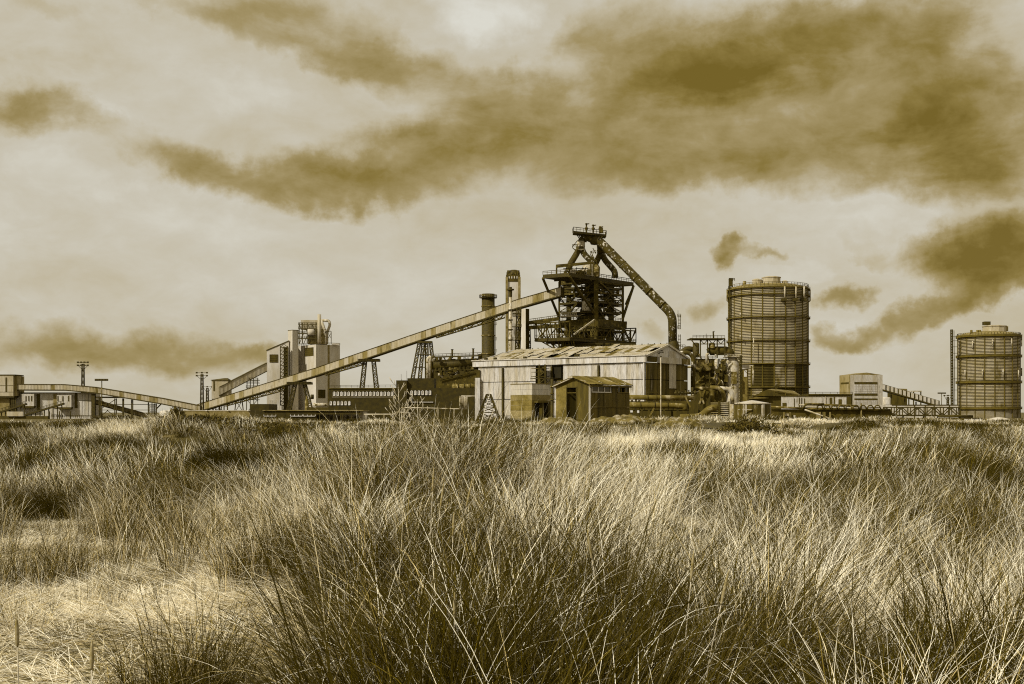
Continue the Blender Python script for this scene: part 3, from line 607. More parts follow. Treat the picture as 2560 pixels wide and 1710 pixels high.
solo('distant_shed', MB().prism([W(470, 1045, 980), W(503, 1045, 980), W(503, 1045, 1000), W(470, 1045, 1000)], [W(470, 1012, 980), W(503, 1018, 980), W(503, 1018, 1000), W(470, 1012, 1000)]), 'old_cladding', 'grey distant shed roof behind the foot of the main conveyor', 'shed', tuple(W(486, 1045, 980)))

# ---- long dark brick works building
YB = 520
def windows_row(face, root, pxs, py0, py1, wpx, mt='window_frame'):
    for px in pxs:
        m = MB(); u0, u1 = sorted((face.upx(px), face.upx(px + wpx))); z0, z1 = face.z(px, py1), face.z(px, py0); b = .2
        face.block(m, u0, u1, z0, z0 + b * 2, -.05, .22); face.block(m, u0, u1, z1 - b, z1, -.05, .2); face.block(m, u0, u0 + b * 1.4, z0, z1, -.05, .2); face.block(m, u1 - b * 1.4, u1, z0, z1, -.05, .2)
        c = (u0 + u1) / 2 + .1; face.block(m, c - .1, c + .12, z0, z1, -.05, .18); f = part('window', m, mt, root)
        part('pane', face.block(MB(), u0 + b * 1.4, u1 - b * 1.4, z0 + b, z1 - b, -.04, .08), 'dark_glass', f)
t = thing('works_building', 'long dark brick works building with two rows of pale windows right of the silo', 'building', (xat(900, YB), YB, 0))
x0, x1 = xat(822, YB), xat(1200, YB); f = front(822, 1200, YB)
part('wall', MB().box(x0, xat(991, YB), YB, YB + 14, 0, zat(972, YB)), 'dark_brick', t)
part('roof', MB().box(x0 - .3, xat(991, YB), YB - .3, YB + 14, zat(972, YB) + .01, zat(969.6, YB)), 'dark_clad', t)
windows_row(f, t, [832.5 + i * 9.05 for i in range(17)], 979, 989.5, 6)
windows_row(f, t, [824.5 + i * 9.2 for i in range(6)], 1002.5, 1013, 5.5)
part('sill_band', f.rect(MB(), 830, 992, 990, 993.2, -.05, .25), 'gallery_cladding', t)
part('railing', MB().rail([W(823, 969.6, YB + .3), W(991, 968, YB + .3)], 1.0, .14, 2.4), 'dark_steel', t)
part('stair_block', MB().box(xat(991, YB), xat(1018, YB), YB - 1, YB + 15, 0, zat(951, YB)), 'dark_brick', t)
part('upper_block', MB().box(xat(1018.2, YB), xat(1085, YB), YB + .5, YB + 15, zat(970, YB), zat(945.5, YB)), 'dark_brick', t)
part('right_block', MB().box(xat(1018.2, YB), xat(1200, YB), YB + .2, YB + 15, 0, zat(970.3, YB)), 'dark_brick', t)
windows_row(f, t, [1026 + i * 9.2 for i in range(6)], 976, 987.5, 6)
for a, b in ((1003, 935), (1017, 927), (1004.5, 947)): part('roof_mast', MB().beam(W(a, 952, YB + 2), W(a, b, YB + 2), .12), 'dark_steel', t)
for a, b in ((1027, 1045), (1048, 1083)): part('sign_strip', f.rect(MB(), a, 1004.5, b, 1006, -.02, .3), 'window_frame', t)
part('post', f.rect(MB(), 1029, 990, 1030.2, 1005, 0, .3), 'window_frame', t)

Y3 = 330
t = thing('dark_store', 'low black store building behind the hillock with strips of small windows', 'building', (xat(700, Y3), Y3, 0))
f3 = front(625, 860, Y3)
part('left_block', MB().box(xat(626, Y3), xat(672, Y3), Y3, Y3 + 12, 0, zat(1010, Y3)), 'dark_brick', t)
part('wall', MB().box(xat(660, Y3), xat(793, Y3), Y3 - 1, Y3 + 12, 0, zat(1027, Y3 - 1)), 'dark_brick', t)
part('roof', MB().box(xat(659, Y3), xat(910, Y3), Y3 - 1.4, Y3 + 12, zat(1027, Y3 - 1) + .01, zat(1025, Y3 - 1)), 'gallery_cladding_dark', t)
for a, b in ((662, 692), (728, 758), (760, 790)):
    m = MB(); f3.rect(m, a, 1039.5, b, 1041, 1.0, 1.3)
    for i in range(4): f3.rect(m, a + (b - a) * i / 3 - .6, 1036.5, a + (b - a) * i / 3 + .6, 1039.5, 1.0, 1.25)
    part('window_strip', m, 'window_frame', t)
for px in (793, 800, 815, 836, 853, 858, 880, 900): part('post', MB().beam((xat(px, Y3), Y3 - .8, 0), (xat(px, Y3), Y3 - .8, zat(1027, Y3)), .25), 'dark_steel', t)
m = MB()
for i in range(20): m.beam(W(793 + i * 5, 1028, Y3 - .8), W(796 + i * 5, 1034, Y3 - .8), .14).beam(W(796 + i * 5, 1034, Y3 - .8), W(798 + i * 5, 1028, Y3 - .8), .14)
m.beam(W(793, 1034.5, Y3 - .8), W(905, 1034.5, Y3 - .8), .3); part('eaves_truss', m, 'dark_steel', t)
part('back_wall', MB().box(xat(793.3, Y3), xat(905, Y3), Y3 + 3, Y3 + 12, 0, zat(1028, Y3)), 'old_cladding', t)
for px in (796, 806, 822, 842, 863, 884): part('dark_bay', MB().box(xat(px, Y3), xat(px + 6, Y3), Y3 + 2.5, Y3 + 2.98, 0, zat(1040, Y3)), 'dark_clad', t)
m = MB()
for i in range(11): m.beam(W(793 + i * 9.5, 1037, Y3 + 1), W(793 + i * 9.5, 1052, Y3 + 1), .15)
m.beam(W(793, 1043, Y3 + 1), W(905, 1043, Y3 + 1), .15); part('grille', m, 'dark_steel', t)
# horizontal vessel and machinery behind
t = thing('pipe_vessel', 'pale horizontal pipe lying beneath the conveyor, left of the brick building', 'pipe', tuple(W(800, 1020, 600)))
part('shell', MB().tube(px_pts([(783, 1012), (821, 1012)], 600), .9, 14), 'light_pipe', t); part('support', MB().box(xat(768, 600), xat(822, 600), 599, 602, 0, zat(1018, 600)), 'dark_clad', t)
t = thing('pump_unit', 'small pump stack with drum at the foot of the lattice trestle by the silo', 'machinery', tuple(W(772, 1040, 620)))
part('casing', MB().lathe(xat(767, 620), 620, [(1.0, 0), (1.0, zat(1000, 620)), (.5, zat(998, 620)), (.5, zat(990, 620))], 12), 'rust_pipe', t)
part('drum', MB().tube(px_pts([(777, 992), (784, 992)], 620), 1.2, 12), 'dark_steel', t)

# ---- thin pale service pipes in front of the brick building
Y4 = 210
t = thing('service_pipe', 'thin white pipe line on low posts in front of the dark brick building', 'pipe', tuple(W(1080, 1022, Y4)))
part('pipe', MB().tube(bentpath(px_pts([(1004, 1019), (1060, 1020), (1165, 1023), (1167, 990), (1195, 990)], Y4), .3), .1, 8), 'light_pipe', t)
for i in range(7): part('riser', MB().tube(bentpath(px_pts([(1149.5 + i * 3, 1023), (1149.5 + i * 3, 989.5 + i * .4), (1196, 990 + i * .2)] if i % 2 else [(1149.5 + i * 3, 1023), (1149.5 + i * 3, 990)], Y4 - .2), .2), .09, 8), 'light_pipe', t)
for px in (1010, 1050, 1095, 1135): part('post', MB().beam((xat(px, Y4), Y4, 0), W(px, 1022, Y4), .16), 'light_pipe', t)
t = thing('service_pipe', 'short white pipe low beside the black store, ending in a bend', 'pipe', tuple(W(980, 1036, Y4)))
part('pipe', MB().tube(bentpath(px_pts([(910, 1036), (985, 1036), (992, 1030), (1033, 1034)], Y4), .3), .12, 8), 'light_pipe', t)
for px in (915, 960, 1005): part('post', MB().beam((xat(px, Y4), Y4, 0), W(px, 1036, Y4), .14), 'light_pipe', t)

# ---- chimney, tower, thin stack, block
YK = 770; cx = xat(1220.5, YK)
t = thing('chimney', 'broad dark steel chimney with a ring platform near its top, behind the conveyor', 'chimney', (cx, YK, 0)); r = 16.2 / F * YK
zt = zat(735, YK)
part('shaft', MB().lathe(cx, YK, [(r * 1.02, 0), (r * 1.0, zt), (r * .8, zt), (r * .8, zt - 3)], 28), 'dark_steel', t)
for py in (766, 839, 885): part('band', MB().lathe(cx, YK, [(r, zat(py, YK) - .35), (r + .35, zat(py, YK) - .35), (r + .35, zat(py, YK) + .35), (r, zat(py, YK) + .35)], 28, smooth=False), 'rust_pipe', t)
zp = zat(744, YK); part('platform', MB().lathe(cx, YK, [(r, zp - .4), (r + 1.5, zp - .3), (r + 1.5, zp), (r, zp)], 28, smooth=False), 'dark_steel', t)
m = MB(); rr = r + 1.45
ring = [(cx + rr * math.cos(k * math.pi / 12), YK + rr * math.sin(k * math.pi / 12), zp) for k in range(25)]; m.rail(ring, 1.7, .25, 2); part('railing', m, 'rust_pipe', t)
m = MB(); xl = xat(1238.5, YK - 2); m.beam((xl, YK - 2, 20), (xl, YK - 2, zt - 8), .3).beam((xl - .7, YK - 2, 20), (xl - .7, YK - 2, zt - 8), .3)
for py in (812, 850, 880): m.box(xl - 1, xl + .9, YK - 3, YK - 1, zat(py, YK) - .2, zat(py, YK)); m.rail([(xl - 1, YK - 3, zat(py, YK)), (xl + .9, YK - 3, zat(py, YK))], 1.5, .2, 1.5)
part('ladder', m, 'dark_steel', t)
YT = 790; cx = xat(1282.8, YT)
t = thing('concrete_tower', 'tall pale concrete tower with a dark crown of openings, tallest left of the furnace', 'tower', (cx, YT, 0)); hw = 18 / F * YT
zt, zc, zb = zat(673, YT), zat(687, YT), zat(704, YT)
m = MB().prism([(cx - hw, YT, 0), (cx + hw, YT, 0), (cx + hw, YT + 2 * hw, 0), (cx - hw, YT + 2 * hw, 0)], [(cx - hw, YT, zb), (cx + hw, YT, zb), (cx + hw, YT + 2 * hw, zb), (cx - hw, YT + 2 * hw, zb)]); part('shaft', m, 'concrete', t)
for s in (-1, 1):
    for s2 in (0, 1): part('corner_rib', MB().beam((cx + s * (hw - .6), YT - .2 + s2 * 2 * hw, 0), (cx + s * (hw - .6), YT - .2 + s2 * 2 * hw, zb + 3), 1.7, 1.2), 'concrete_dark', t)
part('crown', MB().box(cx - hw + .05, cx + hw - .05, YT - .25, YT + 2 * hw - .05, zb, zc), 'dark_clad', t)
for i in range(4):
    px = cx - hw + 2.2 + i * (2 * hw - 4.4) / 3; zz = zb + (zc - zb) * .45
    part('crown_window', MB().box(px - .3, px + .3, YT - .45, YT - .26, zz, zz + 1.5), 'concrete', t)
for i in range(7):
    px = cx - hw + (i + .25) * 2 * hw / 7; part('merlon', MB().box(px, px + .8, YT - .3, YT + .6, zc, zc + 1.6), 'rust_steel', t)
part('flue', MB().lathe(cx + .5, YT + hw, [(hw * .78, zc - 1), (hw * .78, zt - 2), (hw * .6, zt - .4), (hw * .45, zt)], 20), 'dark_steel', t)
for dx in (-.62, .66): part('vent', MB().tube([(cx + dx * hw, YT + hw * .6, zc), (cx + dx * hw, YT + hw * .6, zt - .5)], 1.1, 12), 'rust_steel', t)
YN = 690; cx = xat(1276, YN); t = thing('thin_stack', 'slender pale flare stack with a dark collared head in front of the concrete tower', 'chimney', (cx, YN, 0))
part('shaft', MB().tube([(cx, YN, 10), (cx, YN, zat(742, YN))], [1.35, .85], 14), 'light_pipe', t)
part('head', MB().lathe(cx, YN, [(1.0, zat(742, YN)), (1.05, zat(727, YN)), (2.1, zat(725.5, YN)), (2.1, zat(722.5, YN)), (.9, zat(722, YN)), (.9, zat(717.5, YN)), (0, zat(717, YN))], 16, smooth=False), 'dark_steel', t)
for py in (775, 800, 824, 850): part('collar', MB().lathe(cx, YN, [(.9, zat(py, YN) - .3), (1.45, zat(py, YN) - .3), (1.45, zat(py, YN) + .3), (.9, zat(py, YN) + .3)], 14, smooth=False), 'dark_steel', t)
Yk = 715; C, dL, dR, ll, lr = quad(1314, Yk, 40, 1299.5, 1323)
t = thing('lift_tower', 'plain pale concrete lift tower holding up the conveyor beside the furnace', 'tower', (C.x, C.y, 0))
part('shaft', qblock(C, dL, dR, ll, lr, 0, zat(771.5, Yk)), 'concrete', t)
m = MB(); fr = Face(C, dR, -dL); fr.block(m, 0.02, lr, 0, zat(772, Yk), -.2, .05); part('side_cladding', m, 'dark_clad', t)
part('side_ladder', MB().lattice((xat(1327, Yk), Yk + 4, 10), (xat(1324, Yk), Yk + 4, zat(815, Yk)), 1.6, .8, 12, .3), 'dark_steel', t)
x = xat(1294, 705); t = thing('lattice_mast', 'dark lattice mast with landings between the thin stack and the lift tower', 'steel frame', (x, 705, 0))
part('mast', MB().lattice((x - 1, 705, 8), (x + .8, 705, zat(770, 705)), 3.4, 2.2, 12, .5), 'dark_steel', t)
for py, w_ in ((785, 3), (790, 3), (817, 3.3), (850, 3)): part('landing', MB().box(x - w_, x + w_ - 1, 702, 706, zat(py, 705) - .3, zat(py, 705) + .1).rail([(x - w_, 702, zat(py, 705)), (x + w_ - 1, 702, zat(py, 705))], 1.4, .25, 1.5), 'dark_steel', t)

# ---- hot stoves and gas mains between the conveyor tower and the shed
YH = 640; t = thing('stove_plant', 'tangle of dark hot gas mains and domed vessels left of the pale shed', 'pipework', (xat(1130, YH), YH, 0))
def hp(*p): return px_pts(p, YH)
for px in (1125, 1181): 
    x = xat(px, YH); r = 1.75
    part('vessel', MB().lathe(x, YH, [(r, zat(945, YH)), (r, zat(905, YH)), (r * .8, zat(898, YH)), (r * .35, zat(895, YH)), (r * .3, zat(892, YH)), (0, zat(891, YH))], 16), 'rust_pipe', t)
part('gas_main', MB().tube(hp((1084, 912), (1205, 907)), 2.5, 16), 'dark_steel', t)
part('gas_main', MB().tube(hp((1088, 924), (1205, 918)), 1.6, 16), 'dark_steel', t)
for px, mt_ in ((1079, 'flaked_pipe'), (1070.5, 'light_pipe'), (1075, 'light_pipe')):
    part('riser', MB().tube(bentpath(hp((px, 950), (px, 897), (px + 6, 893), (px + 9, 905)), 2), 1.1, 12), mt_, t)
for px in (1131, 1142, 1187): part('riser', MB().tube(hp((px, 955), (px, 900)), .5 + (px % 3) * .25, 10), 'light_pipe' if px == 1142 else 'rust_pipe', t)
for px, py in ((1130.5, 873), (1183, 871)): part('vent_stack', MB().tube([W(px, 895, YH), W(px, py, YH), ], .5, 8).lathe(xat(px, YH), YH, [(.5, zat(py + 2, YH)), (.75, zat(py + 1, YH)), (.75, zat(py, YH))], 8), 'dark_steel', t)
part('walkway', MB().beam(W(1078, 893, YH - 3), W(1203, 889, YH - 3), .7).rail([W(1078, 893, YH - 3), W(1203, 889, YH - 3)], 1.6, .25, 2), 'dark_steel', t)
m = MB()
for px in (1090, 1101, 1112, 1150, 1160, 1170, 1196): m.beam(W(px, 893, YH - 2), W(px, 950, YH - 2), .45)
for py in (903, 926, 934): m.beam(W(1084, py, YH - 2), W(1200, py - 2, YH - 2), .4)
for i in range(6): m.beam(W(1090 + i * 18, 893, YH - 2), W(1099 + i * 18, 903, YH - 2), .35)
part('steelwork', m, 'dark_steel', t)
for px in (1100, 1108, 1155, 1163): part('valve', MB().box(xat(px, YH), xat(px + 5, YH), YH - 4, YH - 2, zat(938, YH), zat(930, YH)), 'rust_steel', t)
A, B = W(1075, 968, YH - 20), W(1202, 928, YH - 20)
part('sloping_conveyor', MB().hexa([W(1075, 972, 620), W(1202, 958, 620), W(1202, 958, 628), W(1075, 972, 628), W(1075, 958, 620), W(1202, 928, 620), W(1202, 928, 628), W(1075, 958, 628)]), 'rust_steel', t)
part('handrail', MB().rail([W(1100, 952, 619), W(1200, 928.5, 619)], 1, .3, 2.5), 'rust_steel', t)
part('base', MB().box(xat(1065, YH), xat(1215, YH), YH - 6, YH + 10, 0, zat(952, YH)), 'dark_clad', t)
rgh = random.Random(21)
for k in range(46):
    px, py = 1078 + rgh.random() * 124, 896 + rgh.random() * 56; Yk_ = YH - 5 + rgh.random() * 6; c_ = rgh.random(); w_ = rgh.uniform(1.0, 2.6)
    if c_ < .4: part('pipe_run', MB().tube(bentpath([W(px, py, Yk_), W(px + rgh.uniform(4, 14), py, Yk_), W(px + rgh.uniform(12, 16), py + rgh.uniform(6, 18), Yk_)], 1.2), rgh.uniform(.3, .75), 8), rgh.choice(('rust_steel', 'dark_steel', 'rust_pipe', 'light_pipe')), t)
    elif c_ < .75: part('cabinet', MB().box(xat(px, Yk_), xat(px, Yk_) + w_, Yk_ - 1, Yk_ + 1, zat(py, Yk_), zat(py, Yk_) + w_ * rgh.uniform(.6, 1.6)), rgh.choice(('dark_steel', 'rust_steel', 'dark_clad')), t)
    else: part('catwalk', MB().beam(W(px, py, Yk_), W(px + 12, py - .4, Yk_), .35).rail([W(px, py, Yk_), W(px + 12, py - .4, Yk_)], 1.3, .22, 1.6), 'dark_steel', t)
part('backing_wall', MB().box(xat(1082, YH), xat(1206, YH), YH + 6, YH + 9, 0, zat(915, YH)), 'dark_clad', t)
part('header', MB().tube(px_pts([(1130, 968), (1205, 966)], 560), 1.3, 14), 'rust_pipe', t)
for px in (1145, 1160, 1175, 1190): part('flange', MB().tube([W(px, 967.6 - (px - 1130) * .027, 560), W(px + 2, 967.5 - (px - 1130) * .027, 560)], 1.55, 14), 'dark_steel', t)

# ================================================================== BLAST FURNACE
YF = 712
C, dL, dR, ll, lr = quad(1490, YF, 51.2, 1398, 1557)
t = bf = thing('blast_furnace', 'huge rusting blast furnace tower with overhanging decks and crossing pipes at its head', 'blast furnace', (C.x + 5, C.y + 20, 0))
Lc, Rc = C + dL * ll, C + dR * lr; Bc = Lc + dR * lr; cen = (Lc + Rc) / 2
def zc(py): return zat(py, YF)
ztop = zc(697)
for nm, p, w_ in (('near', C, 2.6), ('l', Lc, 1.1), ('r', Rc, 1.4), ('b', Bc, 1.1)):
    part('column', MB().beam((p.x, p.y, 0), (p.x, p.y, ztop), w_), 'rust_steel', t)
# thick inner legs
def onL(px): f_ = Face(C, dL, -dR); return C + dL * f_.upx(px)
def onR(px): f_ = Face(C, dR, -dL); return C + dR * f_.upx(px)
p1 = onL(1415) + dR * 3; p2 = onR(1538) + dL * 3; p3 = Bc - dL * 5 - dR * 5
for p, r in ((p1, 2.9), (p2, 3.1), (p3, 1.9)): part('leg', MB().beam((p.x, p.y, 0), (p.x, p.y, ztop), r * 1.05), 'dark_steel', t)
# decks
def deck(lp, np_, rp, th, name='deck', rails=True, lab=None):
    """lp/np/rp = (px, py, Y) of left, near and right corners seen from below"""
    z = None; l, n, r = (W(*lp), W(*np_), W(*rp)); zz = n.z; l.z = zz; r.z = zz; b = l + r - n
    d = part(name, MB().prism([v - UP * th for v in (l, n, r, b)], [l, n, r, b]), 'dark_steel', t)
    if rails: part('railing', MB().rail([l, n, r], 1.9, .3, 2.6), 'rust_steel', d)
    return l, n, r, b
l, n, r, b = deck((1357, 686, 700), (1423, 681.5, 690), (1584, 707, 742), 2.2)
l2, n2, r2, b2 = deck((1337, 850, 702), (1424, 843, 690), (1590, 855, 742), 1.9)
# upper deck soffit beams
for i in range(1, 6):
    a = l.lerp(b, i / 6); c = n.lerp(r, i / 6); part('deck_beam', MB().beam(a - UP * 2.6, c - UP * 2.6, .9), 'dark_steel', t)
part('deck_girder', MB().beam(Lc + UP * (ztop - .5), C + UP * (ztop - .5), 1.2, 3.0), 'rust_steel', t); part('deck_girder', MB().beam(C + UP * (ztop - .5), Rc + UP * (ztop - .5), 1.2, 3.0), 'rust_steel', t)
# big diagonals from the deck corners
zd = zc(789)
for a, c in ((l - UP * 2, Lc + UP * zd), (n - UP * 2, C + UP * zd), (r - UP * 2, Rc + UP * zd), (l - UP * 2 + (b - l) * .25, Lc + UP * zc(745)), (C + UP * (ztop - 1), C + dL * (ll * .5) + UP * zc(740)), (C + UP * (ztop), C + dR * (lr * .6) + UP * zc(730))):
    part('diagonal_brace', MB().beam(a, c, 1.15), 'rust_steel', t)
part('diagonal_brace', MB().beam(r - UP * 2, V((Rc.x, Rc.y, zc(752))) + dR * 3, .8), 'rust_steel', t)
# lattice faces
def face_lattice(P, Q, z0, z1, nx, nz_, tt, mt='rust_steel', x_=True):
    m = MB()
    for j in range(nz_):
        za, zb = z0 + (z1 - z0) * j / nz_, z0 + (z1 - z0) * (j + 1) / nz_
        m.beam(P + UP * zb, Q + UP * zb, tt)
        for i in range(nx):
            a, c = P.lerp(Q, i / nx), P.lerp(Q, (i + 1) / nx)
            if (i + j) % 2: m.beam(a + UP * za, c + UP * zb, tt * .8)
            else: m.beam(c + UP * za, a + UP * zb, tt * .8)
            m.beam(c + UP * za, c + UP * zb, tt * .8)
    return part('lattice', m, mt, t)
face_lattice(V((Lc.x, Lc.y, 0)), V((p1.x, p1.y, 0)), zc(790), ztop, 1, 6, .55)
face_lattice(V((Rc.x, Rc.y, 0)), V((p2.x, p2.y, 0)), zc(790), ztop, 1, 6, .6)
face_lattice(V((C.x, C.y, 0)), V((p2.x, p2.y, 0)), zc(790), ztop, 2, 4, .5)
face_lattice(V((Bc.x, Bc.y, 0)), V((Rc.x, Rc.y, 0)), zc(850), ztop, 2, 4, .5, 'dark_steel')
face_lattice(V((Lc.x, Lc.y, 0)), V((Bc.x, Bc.y, 0)), zc(850), ztop, 2, 4, .5, 'dark_steel')
# floors inside the tower
for py, inset, th in ((713, .5, 1.0), (727, 0, 1.2), (751, 0, 1.2), (755, 3, .8), (776, 1, 1.0), (796, 0, 4.2), (822, -1, 1.2)):
    z = zc(py); q = [C - (dL + dR) * (-inset), C + dR * (lr - inset) + dL * inset, C + dR * (lr - inset) + dL * (ll - inset), C + dL * (ll - inset) + dR * inset]
    mid = .5
    m = MB(); hole = 8.5; cc = cen
    # ring floor with a hole for the furnace body
    inner = [cc + (v - cc) * .70 for v in q]
    for i in range(4):
        a, c, d, e_ = q[i], q[(i + 1) % 4], inner[(i + 1) % 4], inner[i]
        m.hexa([V((v.x, v.y, z - th)) for v in (a, c, d, e_)] + [V((v.x, v.y, z)) for v in (a, c, d, e_)])
    fl = part('floor', m, 'rust_steel' if py in (796, 727) else 'dark_steel', t)
    part('railing', MB().rail([V((v.x, v.y, z)) for v in (q[3], q[0], q[1])], 1.6, .28, 2.6), 'rust_steel', fl)
rg = random.Random(5)
for k in range(34):   # valves, motors and boxes crowding the floors
    py = rg.choice((712, 727, 751, 776, 822, 842)); a, c = rg.uniform(.12, .95), rg.uniform(.1, .95)
    if rg.random() < .6: a = rg.uniform(0.03, .2)
    if rg.random() < .5: a, c = c, a
    p = C + dL * ll * a + dR * lr * c
    if (V((p.x, p.y, 0)) - V((cen.x, cen.y, 0))).length < 9: continue
    z = zc(py) + (0 if py < 840 else 0); sx_, sz_ = rg.uniform(.8, 2.2), rg.uniform(1.2, 4)
    if k % 3: part('machine_box', MB().box(p.x - sx_, p.x + sx_, p.y - 1, p.y + 1, z, z + sz_), rg.choice(('dark_steel', 'rust_steel', 'dark_clad')), t)
    else: part('small_vessel', MB().lathe(p.x, p.y, [(0, z), (sx_ * .7, z + .3), (sx_ * .7, z + sz_), (0, z + sz_ + .6)], 12), rg.choice(('rust_pipe', 'light_pipe', 'rust_steel')), t)
for a, c in (((.35, 0), (.1, .0)), ((.0, .75), (.0, .4)), ((0, .3), (0, .6)), ((.7, 0), (.45, 0))):
    p = C + dL * ll * a[0] + dR * lr * a[1]; q_ = C + dL * ll * c[0] + dR * lr * c[1]
    for z0_, z1_ in ((zc(776), zc(751)), (zc(751), zc(727))): part('stair', MB().beam(V((p.x, p.y, z0_)), V((q_.x, q_.y, z1_)), .9, .5).rail([V((p.x, p.y, z0_)), V((q_.x, q_.y, z1_))], 1.3, .2, 2), 'rust_steel', t)
# furnace body
part('furnace_body', MB().lathe(cen.x, cen.y, [(6.5, 0), (7.5, zc(860)), (6.6, zc(845)), (9.6, zc(822)), (10.2, zc(800)), (8.2, zc(787)), (5.0, zc(750)), (3.8, zc(715)), (3.6, zc(690)), (3.2, zc(675)), (3.2, zc(668))], 28), 'dark_steel', t)
p = onL(1462) + dR * 2.2
part('hopper', MB().lathe(p.x, p.y, [(2.6, zc(775)), (3.0, zc(771)), (3.0, zc(752)), (1.8, zc(745))], 16), 'light_pipe', t)
part('bustle_pipe', MB().tube([(cen.x + 12.6 * math.cos(k * math.pi / 14), cen.y + 12.6 * math.sin(k * math.pi / 14), zc(818)) for k in range(29)], 1.7, 10, False), 'dark_steel', t)
for k in range(18):
    a = k * math.pi / 9; part('tuyere_pipe', MB().tube([(cen.x + 12.4 * math.cos(a), cen.y + 12.4 * math.sin(a), zc(821)), (cen.x + 11 * math.cos(a), cen.y + 11 * math.sin(a), zc(832)), (cen.x + 7.3 * math.cos(a), cen.y + 7.3 * math.sin(a), zc(842))], .65, 8), 'rust_steel', t)
# conical bottoms of the dust vessels
for pxx, fn in ((1430, onL), (1528, onR), (1512, onR)):
    p = fn(pxx) + (dR if fn is onL else dL) * 3; part('dust_cone', MB().lathe(p.x, p.y, [(3.6, zc(808)), (3.6, zc(815)), (1.0, zc(838)), (.8, zc(846))], 16), 'dark_steel', t)
# lower deck front truss, struts
m = MB()
zt_, zb_ = zc(811), l2.z
A = l2 + (n2 - l2) * .04; 
part('deck_truss', MB().truss(A, n2.lerp(C, .3) * 1.0, V((A.x, A.y, zt_)), V((n2.x, n2.y, zt_)), 7, .5), 'rust_steel', t)
part('deck_truss', MB().truss(l2, b2, l2 + UP * 8.8, b2 + UP * 8.8, 6, .5), 'dark_steel', t)
part('deck_truss', MB().truss(n2, r2, n2 + UP * 7, r2 + UP * 7, 10, .5), 'rust_steel', t)
part('deck_truss', MB().truss(r2, b2, r2 + UP * 8.8, b2 + UP * 8.8, 6, .5), 'dark_steel', t)
part('diagonal_brace', MB().beam(W(1435, 836, 690), W(1487, 799, 700), .8), 'light_pipe', t)
for a, c in (((1478, 843), (1486, 800)), ((1455, 843), (1470, 815)), ((1400, 845), (1440, 815)), ((1345, 846), (1378, 812))): part('strut', MB().beam(W(*a, 694), W(*c, 697), .55), 'rust_steel', t)
for a, c in (((1336, 851), (1424, 858)), ((1365, 857), (1455, 862)), ((1424, 858), (1590, 861))): part('under_beam', MB().beam(W(*a, 705), W(*c, 705), 1.0), 'dark_steel', t)
part('strut', MB().beam(W(1378, 860, 705), W(1395, 876, 705), .5), 'dark_steel', t); part('strut', MB().beam(W(1385, 859, 705), W(1402, 876, 705), .5), 'dark_steel', t)
part('cast_house', MB().box(xat(1404, 705), xat(1500, 705), 705, 740, 0, zat(860, 705)), 'dark_clad', t)
part('cast_house', MB().box(xat(1500.5, 706), xat(1572, 706), 706, 745, 0, zat(865, 706)), 'rust_steel', t)
part('side_platform', MB().beam(W(1557, 812, 735), W(1567, 812, 735), .4, 4).rail([W(1557, 811, 735), W(1567, 811, 735)], 1.7, .3, 1.5), 'rust_steel', t)
m = MB()
for px in (1562, 1577): m.beam(W(px, 855, 738), W(px, 826, 738), .6)
m.beam(W(1562, 826, 738), W(1578, 827, 738), .7).beam(W(1562, 850, 738), W(1577, 828, 738), .35).beam(W(1577, 850, 738), W(1562, 828, 738), .35); part('side_frame', m, 'dark_steel', t)
part('lower_platform', MB().box(xat(1548, 735), xat(1589, 735), 732, 742, zat(861, 735), zat(859, 735)).rail([W(1548, 859, 732), W(1589, 859, 732)], 1.8, .3, 2), 'rust_steel', t)
z = zc(787); part('balcony', MB().beam(onL(1407) + UP * z - dR * 1.5, onL(1447) + UP * z - dR * 1.5, 2.0, 1.0).rail([onL(1407) + UP * z - dR * 2.4, onL(1447) + UP * z - dR * 2.4], 2.0, .35, 1.4), 'light_pipe', t)
# charging crane frame on the top deck
zq = l.z
m = MB(); Yg = 700
for px, py in ((1391.5, 664), (1477, 655), (1484, 657)): m.beam(W(px, 684, Yg), W(px, py, Yg), .9)
m.beam(W(1390, 664, Yg), W(1482, 656, Yg), 1.1).beam(W(1391, 668, Yg + 6), W(1484, 658, Yg + 6), .8); part('gantry', m, 'rust_steel', t)
part('top_drum', MB().lathe(xat(1471, 712), 712, [(3.4, zc(690)), (3.4, zc(664)), (2.6, zc(659)), (0, zc(658))], 20), 'light_pipe', t)
part('top_drum', MB().lathe(xat(1490, 712), 712, [(2.2, zc(692)), (2.4, zc(668)), (1.4, zc(662)), (0, zc(661))], 16), 'rust_pipe', t)
for k in range(22):
    px = 1412 + rg.random() * 75; w_ = rg.uniform(.5, 1.6); h_ = rg.uniform(1, 4.2); Yx = rg.uniform(700, 712); x = xat(px, Yx); part('deck_machine', MB().box(x - w_, x + w_, Yx, Yx + 2, zq, zq + h_), rg.choice(('rust_steel', 'light_pipe', 'dark_steel')), t)
m = MB()
for px in (1412, 1425, 1440, 1452, 1462): m.beam(W(px, 682, 702), W(px + rg.uniform(-6, 6), 668, 702), .4); m.beam(W(px - 4, 672, 702), W(px + 9, 671, 702), .4)
part('deck_steelwork', m, 'rust_steel', t)
